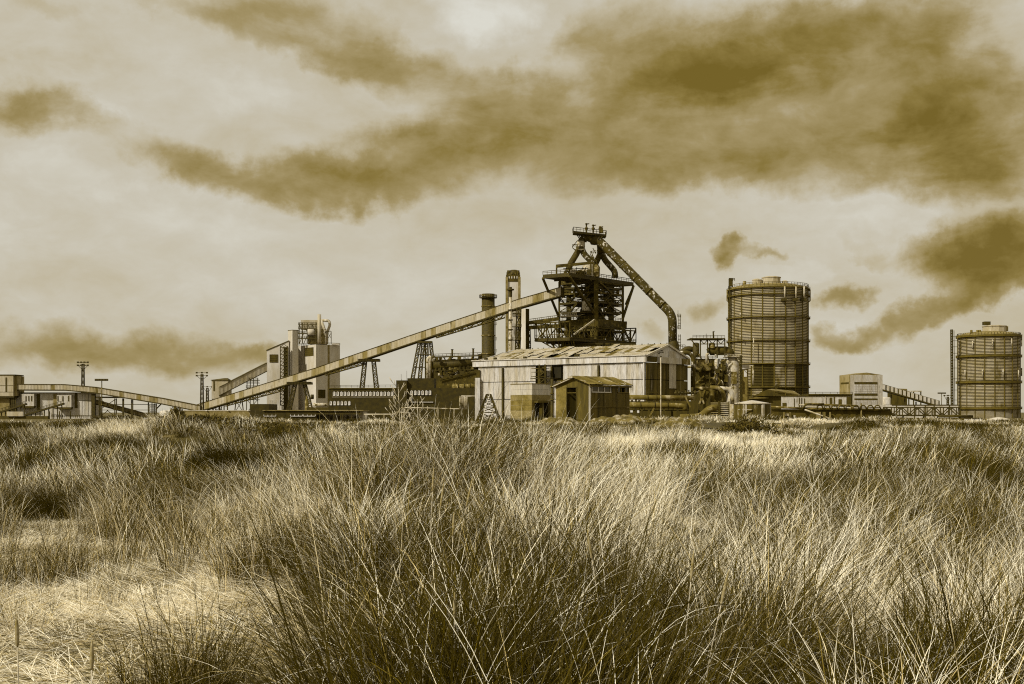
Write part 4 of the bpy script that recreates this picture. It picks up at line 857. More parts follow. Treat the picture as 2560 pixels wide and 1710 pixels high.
# uptakes
Yu = 712
def up(path, r, mt, nm='uptake', R=6, Y=Yu, n=16): return part(nm, MB().tube(bentpath(px_pts(path, Y), R), r, n), mt, t)
up([(1421, 680), (1424, 663), (1442, 634), (1449, 616)], 1.85, 'flaked_pipe', R=5)
up([(1487, 672), (1477, 652), (1459, 634), (1453, 616)], 1.85, 'flaked_pipe', R=5)
up([(1452, 630), (1453, 602), (1464, 592), (1482, 597)], 2.2, 'flaked_pipe', R=5)
part('collar', MB().tube(px_pts([(1452.5, 615), (1453, 603)], Yu - .01), 2.35, 16), 'light_pipe', t)
for py in (625, 616): part('collar', MB().tube(px_pts([(1452, py + 1.2), (1452, py - 1.2)], Yu), 2.55, 16), 'light_pipe', t)
up([(1484, 672), (1490, 657), (1500, 636), (1502, 622)], 1.75, 'rust_steel', R=5, Y=Yu + 8)
up([(1538, 695), (1537, 678), (1512, 650), (1505, 634), (1503, 620)], 1.85, 'flaked_pipe', R=6, Y=Yu + 8)
up([(1502, 632), (1501, 612), (1495, 600)], 2.1, 'rust_steel', R=4, Y=Yu + 4)
for py in (630, 626): part('collar', MB().tube(px_pts([(1502, py + 1), (1502, py - 1)], Yu + 7), 2.4, 16), 'rust_pipe', t)
up([(1455, 596), (1466, 591), (1482, 598), (1500, 597)], 2.5, 'rust_steel', 'cross_main', R=4)
for px, py in ((1459, 595), (1467, 592)): part('flange', MB().tube([W(px - 1, py + 1, Yu), W(px + 1, py - .4, Yu)], 3.0, 16), 'flaked_pipe', t)
part('junction', MB().lathe(xat(1487, Yu), Yu, [(0, zc(613)), (2.4, zc(611)), (3.2, zc(604)), (3.2, zc(595)), (2.4, zc(589)), (0, zc(587))], 20), 'dark_steel', t)
# head platform, tilted
A, B = W(1433.5, 577, 700), W(1516, 586, 712); o = V((0, 9, 0)); th = UP * 1.2
hp_ = part('head_platform', MB().hexa([A - th, B - th, B + o - th, A + o - th, A, B, B + o, A + o]), 'dark_steel', t)
part('railing', MB().rail([A + o, A, B, B + o], 2.2, .3, 2.2), 'rust_steel', hp_)
for px, py in ((1466, 558), (1483, 561.5), (1500.5, 565.5)):
    f_ = (px - 1433) / 83; zb = A.z + (B.z - A.z) * f_; x = xat(px, 706)
    v = part('bleeder_valve', MB().lathe(x, 706, [(.5, zb), (.5, zb + 1.5), (1.0, zb + 1.8), (1.0, zb + 2.8), (.45, zb + 3.2), (.45, zat(py, 706) - .8), (.9, zat(py, 706) - .6), (.6, zat(py, 706))], 10).beam((x - .2, 706, zat(py + 3, 706)), (x + 1.7, 706, zat(py + 1, 706)), .5), 'rust_steel', t)
part('valve_body', MB().box(xat(1498, 706), xat(1507, 706), 704, 708, B.z, zat(570, 706)), 'rust_steel', t)
for a, c in (((1438, 580), (1448, 596)), ((1442, 580), (1452, 596)), ((1460, 583), (1458, 592)), ((1507, 588), (1503, 595))): part('platform_strut', MB().beam(W(*a, 706), W(*c, 706), .5), 'dark_steel', t)
m = MB()
for a, c in (((1431, 617), (1444, 601)), ((1431, 619), (1440, 627)), ((1434, 612), (1445, 612)), ((1476, 636), (1484, 650)), ((1482, 620), (1490, 634)), ((1478, 628), (1486, 652))): m.beam(W(*a, 708), W(*c, 708), .45)
m.rail([W(1431, 619, 708), W(1443, 619, 708)], 1.8, .3, 1.5); m.rail([W(1476, 636, 708), W(1490, 634, 708)], 1.8, .3, 1.5); m.rail([W(1480, 645, 708), W(1492, 660, 708)], 1.8, .3, 1.5); part('access_steelwork', m, 'rust_steel', t)
# left bridge
for py, in ((806,), (818,)):
    a, c = W(1322, py + 1.5, 712), W(1398, py - 9 if py < 810 else py - 3, 712)
    part('access_bridge', MB().beam(a, c, .9, 2).rail([a, c], 2.2, .3, 1.3), 'rust_steel', t)

# ---- downcomer main
t = thing('downcomer_pipe', 'huge flaking gas pipe slanting down to the right from the furnace head', 'pipe', tuple(W(1683, 876, 700)))
dpth = bentpath([W(1487, 599, 712), W(1500, 604, 711), W(1681, 787, 700), W(1682, 876, 700)], 4.5, 5)
part('pipe', MB().tube(dpth, 2.55, 24), 'flaked_pipe', t)
m = MB(); 
for f_ in (.12, .3, .5, .7, .9):
    p, q_ = dpth[-10 + 0].lerp(dpth[2], f_) if 0 else W(1506 + (1672 - 1506) * f_, 610 + (778 - 610) * f_, 711 - 11 * f_), None
    d = (W(1672, 778, 700) - W(1506, 610, 711)).normalized(); part('ring', MB().tube([p, p + d * .5], 2.75, 24), 'flaked_pipe', t)
part('base_cone', MB().lathe(xat(1683, 700), 700, [(5.2, 0), (4.4, zat(884, 700)), (2.8, zat(856, 700)), (2.56, zat(852, 700))], 20), 'dark_steel', t)
m = MB(); xx = 1697
for a, c in ((788, 822), (836, 880)): m.beam(W(xx, c, 697), W(xx, a, 697), .3).beam(W(xx + 4, c, 697), W(xx + 4, a, 697), .3); 
for py in (792, 800, 808, 815, 822, 840, 848, 856, 864, 872): m.beam(W(xx - 2, py, 697), W(xx + 5, py, 697), .35)
m.rail([W(1694, 793, 697), W(1702, 793, 697)], 1.8, .3, 1.2).rail([W(1694, 822, 697), W(1701, 822, 697)], 1.8, .3, 1.2).rail([W(1694, 870, 697), W(1713, 870, 697)], 1.8, .3, 1.2)
m.beam(W(1695, 790, 697), W(1695, 776, 697), .2); part('ladder', m, 'dark_steel', t)

# ================================================================== GASHOLDERS
def gasholder(name, label, cx, cy, R, z0, rings, nb, ribs, capdefs, dark, extra, seed, band_h=.8, ph=0.0):
    t = thing(name, label, 'gasholder', (cx, cy, 0), None); rg = random.Random(seed)
    part('inner_tank', MB().lathe(cx, cy, [(R - .5, 0), (R - .5, rings[-1])], 48), 'dark_clad', t)
    lv = [z0] + rings; da = 2 * math.pi / nb
    for j in range(len(lv) - 1):
        za, zb = lv[j], lv[j + 1]; nr_ = ribs[j]
        meshes = []
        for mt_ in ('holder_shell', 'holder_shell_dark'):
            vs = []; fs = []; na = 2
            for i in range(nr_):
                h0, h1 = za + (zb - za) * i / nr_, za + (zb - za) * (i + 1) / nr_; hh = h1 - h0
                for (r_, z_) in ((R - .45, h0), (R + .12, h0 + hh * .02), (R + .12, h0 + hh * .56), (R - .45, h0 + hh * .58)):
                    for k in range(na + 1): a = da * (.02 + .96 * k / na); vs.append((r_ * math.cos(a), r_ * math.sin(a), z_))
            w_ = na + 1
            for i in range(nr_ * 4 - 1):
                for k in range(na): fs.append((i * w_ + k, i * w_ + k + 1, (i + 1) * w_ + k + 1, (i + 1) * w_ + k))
            me_ = bpy.data.meshes.new('shell_panel'); me_.from_pydata(vs, [], fs); me_.materials.append(MATS[mt_]); me_.materials.append(MATS['holder_band_rib_shade']); me_.polygons.foreach_set('material_index', [1 if (q // na) % 4 in (2, 3) else 0 for q in range(len(fs))]); me_.update(); meshes.append(me_)  # recess faces take the dark band colour, painting in the flanges' shadow
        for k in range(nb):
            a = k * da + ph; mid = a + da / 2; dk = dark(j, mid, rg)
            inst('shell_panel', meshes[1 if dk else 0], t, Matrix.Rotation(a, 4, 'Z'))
    for k in range(nb):
        a = k * da + ph; c, s_ = math.cos(a), math.sin(a)
        part('stanchion', MB().beam((cx + (R + .2) * c, cy + (R + .2) * s_, 0), (cx + (R + .2) * c, cy + (R + .2) * s_, rings[-1]), .55, .45), 'holder_band_rib_shade', t)
    for z in rings:
        w_ = part('walkway', MB().lathe(cx, cy, [(R, z - band_h * .4), (R + 1.3, z - band_h * .4), (R + 1.3, z + band_h * .2), (R, z + band_h * .2)], 64, smooth=False), 'holder_band_rib_shade', t)
        pts = [(cx + (R + 1.25) * math.cos(k * math.pi / 32), cy + (R + 1.25) * math.sin(k * math.pi / 32), z) for k in range(65)]
        part('railing', MB().rail(pts, .9, .11, 2.4), 'holder_band_rib_shade', w_)
    zt = rings[-1]
    part('roof', MB().lathe(cx, cy, [(R + .4, zt), (R + .4, zt + 1.0), (R * .8, zt + 2.2), (R * .45, zt + 3.2), (0, zt + 3.6)], 48), 'concrete_dark', t)
    for (dx, dy, r_, h0, h1) in capdefs: part('roof_cap', MB().lathe(cx + dx, cy + dy, [(r_, h0), (r_, h1), (r_ * 1.06, h1), (r_ * 1.06, h1 + .4), (r_ * .6, h1 + .9), (0, h1 + 1.1)], 12, smooth=False), 'gallery_cladding', t)
    extra(t, cx, cy, R)
    return t
Y1 = 640; c1 = xat(1920.3, Y1); R1 = 20.6; yn = Y1 - R1
def zn(py): return zat(py, yn)
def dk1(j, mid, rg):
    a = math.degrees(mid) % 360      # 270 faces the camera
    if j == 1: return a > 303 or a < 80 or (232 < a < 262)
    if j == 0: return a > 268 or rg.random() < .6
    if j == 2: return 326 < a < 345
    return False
def ex1(t, cx, cy, R):
    for px in (1939, 1968, 1991.5):
        a = math.asin(min(1, (px - 1921) / 103)); x, y = cx + (R + 1.7) * math.sin(a), cy - (R + 1.7) * math.cos(a)
        part('vent_pipe', MB().tube([(x, y, zat(745, y)), (x, y, zat(716, y))], .42, 8), 'light_pipe', t)
        part('valve_box', MB().box(x - 1.7, x + 1.0, y - .3, y + 1.5, zat(752, y), zat(745, y)), 'dark_steel', t)
    for s, px in ((-1, 1818), (1, 2025)):
        x = xat(px, Y1); part('edge_pipe', MB().tube([(x - s * 1.6, Y1, zat(757, Y1)), (x, Y1, zat(752, Y1)), (x, Y1, zat(724, Y1))], .4, 8), 'rust_pipe', t)
    x = xat(1823, Y1); part('ladder_mast', MB().box(x - .9, x + 1.0, Y1 - 5, Y1 - 3, zat(717, Y1), zat(699, Y1)).rail([(x - 1, Y1 - 5, zat(705, Y1)), (x + 2, Y1 - 5, zat(705, Y1))], 1.4, .3, 1), 'dark_steel', t)
    part('stair', MB().lattice((x + .2, Y1 - 4, 5), (x + .2, Y1 - 4, zat(717, Y1)), 1.6, 1.6, 44, .22), 'rust_steel', t)
    for px, py in ((1851, 786), (1851, 842), (1884, 875)):
        part('gauge', MB().tube([W(px, py + 3, yn + 4), W(px, py - 4, yn + 4)], .4, 8), 'light_pipe', t)
    part('gauge_pipe', MB().tube([W(1884, 895, yn - .3), W(1884, 845, yn - .3)], .25, 8), 'light_pipe', t)
    part('roof_vent', MB().tube([(xat(1854, Y1), Y1 - 8, zn(712)), (xat(1854, Y1), Y1 - 8, zat(703, Y1 - 8))], .9, 10), 'rust_pipe', t)
    pts = [(cx + (R + .3) * math.cos(k * math.pi / 32), cy + (R + .3) * math.sin(k * math.pi / 32), zn(716) + 1) for k in range(65)]
    part('roof_railing', MB().rail(pts, 1.5, .18, 2.4), 'rust_pipe', t)
rings1 = [zn(967), zn(908), zn(849), zn(790), zn(733), zn(716)]
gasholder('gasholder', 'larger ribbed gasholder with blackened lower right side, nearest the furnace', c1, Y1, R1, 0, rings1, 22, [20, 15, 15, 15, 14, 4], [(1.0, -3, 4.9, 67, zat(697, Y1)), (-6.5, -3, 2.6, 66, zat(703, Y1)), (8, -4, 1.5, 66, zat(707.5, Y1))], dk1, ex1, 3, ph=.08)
Y2 = 770; c2 = xat(2471.5, Y2); R2 = 18.6; yn = Y2 - R2
def ex2(t, cx, cy, R):
    yy = Y2 - 6
    part('lift_mast', MB().lattice((xat(2380.5, yy), yy, 5), (xat(2379, yy), yy, zat(824, yy)), 1.2, 1.1, 60, .2), 'dark_steel', t)
    part('ladder', MB().beam(W(2387, 1012, yy), W(2385, 826, yy), .3), 'dark_steel', t)
    for py in (842, 852, 867, 883, 900, 920, 947, 975, 1000): part('tie', MB().beam(W(2380, py, yy), W(2395, py, yy), .3), 'dark_steel', t)
    part('roof_fan', MB().box(xat(2457, Y2), xat(2472, Y2), Y2 - 3, Y2 + 1, zat(813, Y2), zat(804.5, Y2)), 'dark_steel', t)
    part('roof_house', MB().box(xat(2496, Y2), xat(2511, Y2), Y2 - 6, Y2 + 2, zat(829, Y2), zat(817, Y2)), 'concrete_dark', t)
    for px, py, h_ in ((2411, 862, 9), (2452, 858, 9), (2502, 855, 9), (2539, 858, 8), (2399, 934, 9), (2430, 934, 10), (2478, 932, 10), (2525, 934, 9)):
        a = math.asin(max(-1, min(1, (px - 2473.5) / 82))); x, y = cx + (R + 1.5) * math.sin(a), cy - (R + 1.5) * math.cos(a)
        part('vent_pipe', MB().tube([(x, y, zat(py + h_, y)), (x, y, zat(py - h_, y))], .38, 8), 'light_pipe', t)
    for px, a_, b_ in ((2394, 840, 851), (2554, 838, 852), (2554, 920, 940)): part('edge_pipe', MB().tube([W(px, b_, Y2), W(px, a_, Y2)], .4, 8), 'rust_pipe', t)
    for px in (2415, 2430, 2436): part('roof_vent', MB().tube([(xat(px, Y2), Y2 - 9, zat(836, Y2 - 9)), (xat(px, Y2), Y2 - 9, zat(825, Y2 - 9))], .8, 10), 'rust_pipe', t)
    pts = [(cx + (R + .3) * math.cos(k * math.pi / 32), cy + (R + .3) * math.sin(k * math.pi / 32), zat(837, yn)) for k in range(65)]
    part('roof_railing', MB().rail(pts, 1.9, .22, 2.4), 'rust_pipe', t)
rings2 = [zn(1020), zn(954), zn(888), zn(837)]
gasholder('gasholder', 'smaller ribbed gasholder at the right edge, wrapped in dark walkways', c2, Y2, R2, 0, rings2, 20, [12, 18, 18, 14], [(2.5, -3, 7.2, 52, zat(817.5, Y2))], lambda j, m_, rg: False, ex2, 4, 1.9, ph=.13)

# ================================================================== THE PALE SHED
C, dL, dR, ll, lr = quad(1614, 175, 52.6, 1197, 1718)
t = thing('industrial_shed', 'large pale corrugated shed with a torn sheet roof in front of the furnace', 'shed', (C.x, C.y, 0))
O = root_loc(t); fL = Face(C, dL, -dR); fR = Face(C, dR, -dL)
ze = zat(905, 175); zr = zat(862.5, 180)
M2 = C + dR * lr / 2
part('inner_wall', qblock(C + (dL + dR) * .35, dL, dR, ll - .7, lr - .7, 0, ze), 'dark_clad', t)
for k in range(1, 4): part('roof_truss', MB().beam(C + dL * ll * k / 4 + UP * ze, C + dL * ll * k / 4 + dR * lr + UP * ze, .4), 'dark_steel', t)
# wall sheets, four rows by thirty columns on the long wall (counted from the near corner going left)
nL = 30; wL = ll / nL; rows = [0, 3.4, 6.0, 8.8, ze - .02]
def sheet_row(face, n, wd, z0, z1, mt, skip, root, rgm, mt2=None, flip=False):
    key = {}
    for i in range(n):
        u = (i + 1) * wd if flip else i * wd
        if skip(i * wd + wd / 2, z0): continue
        m_ = mt2 if (mt2 and rgm.random() < .22) else mt
        if m_ not in key: key[m_] = sheet_mesh('wall_sheet', m_, wd * .985, (z1 - z0) - .10, 5, .055)  # widened gap bares the dark inner wall, standing in for lap shadow
        o = face.at(u, z0 + .02, .05 + rgm.uniform(0, .05)) - O
        inst('wall_sheet', key[m_], root, frame_mat(o, -face.u if flip else face.u, face.n))
rg = random.Random(9)
uo = lambda px: fL.upx(px)
def skipL(u, z):
    if uo(1361) < u < uo(1342) : return True
    if z > 8 and uo(1403) < u < uo(1383): return True
    return False
for i in range(4): sheet_row(fL, nL, wL, rows[i], rows[i + 1], 'pale_cladding', skipL, t, rg, 'old_cladding', True)
nR = 11
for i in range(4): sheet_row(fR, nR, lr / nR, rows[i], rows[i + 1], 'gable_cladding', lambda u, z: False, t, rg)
sm = sheet_mesh('replacement_sheet', 'old_cladding', 1.0, 5.6, 6, .06)
for k in range(2): inst('replacement_sheet', sm, t, frame_mat(fR.at(fR.upx(1670) + k * 1.02, fR.z(1675, 971), .22) - O, fR.u, fR.n))
# openings on the long wall
part('doorway_recess', fL.block(MB(), uo(1361), uo(1342), 0, ze - .1, -1.6, -.6), 'opening', t); part('upper_opening', fL.block(MB(), uo(1403), uo(1383), 9.2, ze - .1, -.5, -.02), 'opening', t)
for px in (1259.7, 1361.5, 1499, 1382): part('downpipe', fL.block(MB(), uo(px) - .14, uo(px) + .14, 3 if px > 1400 else 0, ze - .3, .14, .42), 'dark_steel', t)
part('downpipe', fL.block(MB(), uo(1612) - .05, uo(1612) + .12, 0, ze, .1, .3), 'pale_cladding', t)
for py in (890, 906.5, 929, 945): pass
# fascia boards
zf0, zf1 = ze, zat(889.5, 175)
nf = 12
fm = MB(); g_ = ll + 1.0
for i in range(nf):
    part('fascia_board', fL.block(MB(), -.25 + i * (g_ + .25) / nf + .02, -.25 + (i + 1) * (g_ + .25) / nf - .02, zf0, zf1 + rg.uniform(-.05, .03), .0, .42 + rg.uniform(0, .04)), 'pale_cladding', t)
part('gutter', fL.block(MB(), -.3, ll + 1.1, zf1 + .02, zf1 + .16, -.05, .6), 'old_cladding', t)
for a, c in ((1642, 1697), (1699, 1719)): part('gable_fascia', fR.block(MB(), fR.upx(a), fR.upx(c), zf0 - .05, zf1 - .05, .05, .5), 'old_cladding' if a < 1690 else 'rust_pipe', t)
part('gable_fascia', fR.block(MB(), .05, fR.upx(1641), zf0 + .05, zf1 - .1, -.1, .1), 'dark_clad', t)
# gable triangle
gz = zf1 - .02
A, B, D = fR.at(-.2, gz, .12), fR.at(lr + .2, gz, .12), fR.at(lr / 2, zr, .12)
part('gable_panel', MB().add([A, B, D, A - fR.n * .3, B - fR.n * .3, D - fR.n * .3], [(0, 1, 2), (5, 4, 3), (0, 3, 4, 1), (1, 4, 5, 2), (2, 5, 3, 0)]), 'pale_cladding', t)
for a, c in ((A, D), (D, B)): part('verge_trim', MB().beam(a + fR.n * .15, c + fR.n * .15, .22, .28), 'old_cladding', t)
# weathered emblem on the gable
m = MB()
for dx, dz, w_, h_ in ((0, .55, .9, .14), (-.5, .35, .5, .12), (.1, .32, .45, .12), (.55, .34, .4, .12), (-.25, .12, .4, .12), (.3, .1, .5, .12), (-.75, .08, .3, .12), (.72, .1, .3, .14), (0, -.08, .34, .12)):
    fR.block(m, lr * .29 + dx * 1.6 - w_ * .7, lr * .29 + dx * 1.6 + w_ * .55, gz + .55 + dz, gz + .55 + dz + h_, .13, .17)
part('painted_mark', m, 'dark_steel', t)
# roof: sheets laid in three courses each side, some slipped, some gone
pt = lambda u, f, side=0: None
ns = 30; slope_len = math.hypot(lr / 2 + .4, zr - gz); up_v = (dR * (lr / 2 + .4) + UP * (zr - gz)).normalized(); nrm = (-dL.cross(up_v)).normalized()
if nrm.z < 0: nrm = -nrm
courses = 3; cl = slope_len / courses; wS = (ll + .6) / ns
rm = {k: sheet_mesh('roof_sheet', k, wS * 1.0, cl * 1.04, 4, .07) for k in ('roof_sheet', 'roof_sheet_dark')}
part('roof_deck', MB().prism([C + dL * v[0] + dR * v[1] + UP * v[2] for v in ((-.1, .1, gz - .1), (-.1, lr / 2, zr - .28), (ll, lr / 2, zr - .28), (ll, .1, gz - .1))], [C + dL * v[0] + dR * v[1] + UP * v[2] for v in ((-.1, .1, gz - .02), (-.1, lr / 2, zr - .2), (ll, lr / 2, zr - .2), (ll, .1, gz - .02))]), 'dark_clad', t)
hip = lambda f: ll + .4 - f * 3.0
for i in range(ns):
    for j in range(courses):
        u = -.2 + i * wS
        if u + wS > hip((j + .8) / courses): continue
        r_ = rg.random(); torn = (.28 < i / ns < .62 and r_ < .13) or r_ < .025
        if torn: continue
        o = C + dL * (u + wS) - dR * .35 + UP * (gz + .02) + up_v * (cl * j) + nrm * (.04 + j * .05)
        Mx = frame_mat(o - O, -dL, nrm, up_v)
        if .2 < i / ns < .75 and rg.random() < .22: Mx = Mx @ Matrix.Translation((0, -.15, 0)) @ Matrix.Rotation(rg.uniform(-.16, .16), 4, 'Y') @ Matrix.Rotation(rg.uniform(0, .05), 4, 'X')
        inst('roof_sheet', rm['roof_sheet_dark' if rg.random() < .15 else 'roof_sheet'], t, Mx)
# far roof pitch and left hip
far = [C + dL * v[0] + dR * v[1] + UP * v[2] for v in ((-.2, lr / 2, zr), (-.2, lr + .3, gz), (ll, lr + .3, gz), (ll - 2.4, lr / 2, zr))]
part('rear_roof', MB().prism([v - UP * .15 for v in far], far), 'roof_sheet_dark', t)
part('hip_flashing', MB().beam(C + dL * (ll + .5) - dR * .3 + UP * gz, C + dL * (ll - 2.5) + dR * lr / 2 + UP * (zr + .1), .3, .15), 'pale_cladding', t)
part('ridge_cap', MB().beam(C + dL * (-.3) + dR * lr / 2 + UP * (zr + .08), C + dL * (ll - 2.5) + dR * lr / 2 + UP * (zr + .08), .5, .12), 'roof_sheet', t)
for i in range(26): 
    f_ = i / 26; p = C + dL * (ll - 3) * f_ + dR * lr / 2 + UP * (zr + .12); part('ridge_bolt', MB().box(p.x - .07, p.x + .07, p.y - .07, p.y + .07, p.z, p.z + .22), 'dark_steel', t)
for px in (1219, 1242, 1316, 1444, 1448): u = uo(px); part('floodlight', fL.block(MB(), u - .22, u + .22, zf1 + .16, zf1 + .5, .2, .6), 'dark_steel', t)
# stairs in the doorway
m = MB(); 
for py in (921, 930, 941): fL.rect(m, 1343, py, 1378, py + 1.2, .5, 1.6)
part('landing', m, 'rust_steel', t)
m = MB(); fL.rect(m, 1343, 945.5, 1399, 947, .4, 1.8); part('landing', m, 'dark_steel', t)
m = MB(); 
for a, c in (((1362, 921), (1376, 931)), ((1376, 931), (1362, 942)), ((1379, 946), (1363, 960))): m.beam(fL.at(uo(a[0]), fL.z(*a), 1.6), fL.at(uo(c[0]), fL.z(*c), 1.6), .14)
for px in (1364, 1379): m.beam(fL.at(uo(px), fL.z(px, 1020 if px > 1370 else 946), 1.7), fL.at(uo(px), fL.z(px, 912), 1.7), .16 if px < 1370 else .3)
part('stair', m, 'dark_steel', t)

# lower lean-to at the left end
t = thing('lean_to', 'narrow pale lean-to against the left end of the big shed', 'shed', tuple(C + dL * ll)); P0 = C + dL * ll - dR * .8
part('wall', MB().box(P0.x - .1, P0.x + .7, P0.y - .5, P0.y + 2, 0, zat(945, P0.y)), 'pale_cladding', t); part('recess', MB().box(P0.x + .1, P0.x + .7, P0.y, P0.y + 2, zat(945, P0.y), zat(925, P0.y)), 'dark_clad', t)

# ---- concrete block store
C, dL, dR, ll, lr = quad(1330, 115, 42, 1276, 1379)
t = thing('block_store', 'plain stained concrete block store left of the small hut', 'building', (C.x, C.y, 0)); fl_, fr_ = Face(C, dL, -dR), Face(C, dR, -dL); ztp = zat(960, 115)
zz = 0; k = 0
for k in range(13):
    z0 = ztp * k / 13; z1 = ztp * (k + 1) / 13 - .012
    part('concrete_course', qblock(C + (dL + dR) * (.0 + .006 * (k % 2)), dL, dR, ll, lr, z0, z1), 'hut_render' if k in (2, 5, 8, 9) else ('old_cladding' if k > 10 else 'concrete_dark'), t)
part('roof_slab', qblock(C - (dL + dR) * .04, dL, dR, ll + .08, lr + .08, ztp, ztp + .07), 'concrete_dark', t)
for a, c in ((1337, 1346), (1352, 1361), (1366, 1375)):
    m = MB(); u0, u1 = fr_.upx(a), fr_.upx(c); fr_.block(m, u0, u1, 0, zat(1008, 116), -.2, .05); part('doorway', m, 'opening', t)
for px in (1349, 1364): part('door_post', fr_.block(MB(), fr_.upx(px) - .12, fr_.upx(px) + .12, 0, zat(1004, 116), .0, .5), 'dark_steel', t)
part('lintel', fr_.block(MB(), fr_.upx(1335), fr_.upx(1377), zat(1007, 116), zat(1003.5, 116), .0, .55), 'dark_clad', t)
x, y = xat(1380, 112), 112
t = thing('standpipe', 'dark upright pipe with a bracket between the block store and the hut', 'pipe', (x, y, 0))
part('pipe', MB().tube([(x, y, 0), (x, y, zat(948, y))], .13, 10), 'dark_steel', t); part('bracket', MB().beam((x, y, zat(950, y)), (x - .55, y, zat(962, y)), .1), 'dark_steel', t)
for py in (968, 985, 1000): part('coupling', MB().tube([(x, y, zat(py, y)), (x, y, zat(py, y) + .1)], .2, 10), 'rust_pipe', t)

# ---- small hut
C, dL, dR, ll, lr = quad(1474, 72, 50, 1390, 1573)
t = thing('small_hut', 'small derelict hut with an open dark doorway and rusty sheet roof', 'hut', (C.x, C.y, 0)); O = root_loc(t); fl_, fr_ = Face(C, dL, -dR), Face(C, dR, -dL)
zE = zat(963, 72); zR = zat(945.5, 72.6)
uD0, uD1 = fl_.upx(1443), fl_.upx(1416.5); zD = zat(967, 73)
part('end_wall', fl_.block(MB(), 0, uD0, 0, zE, -.18, 0), 'hut_sheet', t)
part('end_wall', fl_.block(MB(), uD1, ll, 0, zE, -.18, 0), 'hut_render', t, 'paler rendered strip left of the doorway')
part('wall_head', fl_.block(MB(), uD0, uD1, zD, zE, -.18, -.002), 'hut_sheet', t)
A, B, D = fl_.at(0, zE, 0), fl_.at(ll, zE, 0), fl_.at(ll / 2, zR, 0)
part('gable', MB().add([A, B, D, A - fl_.n * .18, B - fl_.n * .18, D - fl_.n * .18], [(2, 1, 0), (3, 4, 5), (1, 4, 3, 0), (2, 5, 4, 1), (0, 3, 5, 2)]), 'hut_sheet', t)
part('door_frame', fl_.block(fl_.block(fl_.block(MB(), uD0, uD0 + .06, 0, zD, -.1, .05), uD1 - .06, uD1, 0, zD, -.1, .05), uD0 + .06, uD1 - .06, zD - .06, zD, -.1, .05), 'dark_steel', t)
part('transom', fl_.block(MB(), uD0 + .06, uD1 - .06, zat(983, 73), zat(981.5, 73), -.1, .02), 'rust_pipe', t)
dl = part('door', MB().prism([fl_.at(uD1 - .07, 0.0, -.1), fl_.at(uD1 - .07, 0, -.14), fl_.at(uD1 - .45, 0, -.9), fl_.at(uD1 - .41, 0, -.92)], [fl_.at(uD1 - .07, zD - .1, -.1), fl_.at(uD1 - .07, zD - .1, -.14), fl_.at(uD1 - .45, zD - .1, -.9), fl_.at(uD1 - .41, zD - .1, -.92)]), 'dark_clad', t)
part('floor', qblock(C + (dL + dR) * .2, dL, dR, ll - .4, lr - .4, 2.2, 3.05), 'dark_clad', t)
part('rear_wall', qblock(C + dR * (lr - .15), dL, dR, ll, .15, 0, zE), 'dark_clad', t); part('far_wall', qblock(C + dL * (ll - .15) + dR * .2, dL, dR, .15, lr - .4, 0, zE), 'dark_clad', t)
# long wall: sheets below, windows above
w0, w1 = fr_.upx(1479), fr_.upx(1526); v0, v1 = fr_.upx(1543), fr_.upx(1571); zS = zat(981.5, 72.8); zH = zat(966.5, 72.8)
nS = 9
for i in range(nS):
    u0, u1 = lr * i / nS, lr * (i + 1) / nS; um = (u0 + u1) / 2; top = zS if (w0 < um < w1 or v0 < um < v1) else zE
    z1 = zat(1018, 73)
    part('wall_sheet', fr_.block(MB(), u0 + .008, u1 - .008, 0, z1 - .01, -.08, .0 + rg.uniform(0, .02)), 'hut_sheet', t); part('wall_sheet', fr_.block(MB(), u0 + .008, u1 - .008, z1 + .01, top, -.08, .02 + rg.uniform(0, .02)), 'hut_sheet', t)
part('wall_rail', fr_.block(MB(), .02, lr - .02, zat(1018, 73) - .01, zat(1018, 73) + .03, .0, .06), 'rust_pipe', t)
for a, c in ((w0, w1), (v0, v1)):
    m = MB(); fr_.block(m, a, c, zS, zS + .05, -.06, .07); fr_.block(m, a, c, zH, zH + .05, -.06, .05)
    for k in range(4): uu = a + (c - a) * k / 3; fr_.block(m, uu - .02, uu + .02, zS + .05, zH, -.05, .04)
    f = part('window', m, 'window_frame' if a == w0 else 'rust_pipe', t)
    for k in range(3):
        if k == 1 and a == v0: continue
        part('pane', fr_.block(MB(), a + (c - a) * k / 3 + .02, a + (c - a) * (k + 1) / 3 - .02, zS + .05, zH, -.03, -.01), 'dark_glass', f)
part('corner_post', MB().beam(V((C.x, C.y, 0)), V((C.x, C.y, zE)), .1), 'old_cladding', t)
part('eaves_board', fr_.block(MB(), -.1, lr + .1, zE - .09, zE + .02, .03, .12), 'hut_sheet', t)
hl = ll / 2 + .15; upv = (dL * hl + UP * (zR - zE + .07)).normalized(); n1 = dR.cross(upv); n1 = n1 if n1.z > 0 else -n1; sl = math.hypot(hl, zR - zE + .07)
rmh = {k: sheet_mesh('roof_sheet', k, (lr + .4) / 10, sl * 1.02, 3, .03) for k in ('roof_sheet', 'roof_sheet_dark', 'hut_sheet')}
for i in range(10):
    o = C - dR * .2 + dR * ((lr + .4) * i / 10) - dL * .15 + UP * (zE + .03) + n1 * (.03 + .012 * (i % 2)); inst('roof_sheet', rmh['hut_sheet' if i in (3, 7) else 'roof_sheet_dark'], t, frame_mat(o - O, dR, n1, upv))
q = [C - dR * .2 + dL * (ll / 2) + UP * (zR + .02), C + dR * (lr + .2) + dL * (ll / 2) + UP * (zR + .02), C + dR * (lr + .2) + dL * (ll + .15) + UP * (zE - .03), C - dR * .2 + dL * (ll + .15) + UP * (zE - .03)]
part('rear_roof', MB().prism([v - UP * .05 for v in q], q), 'roof_sheet', t)
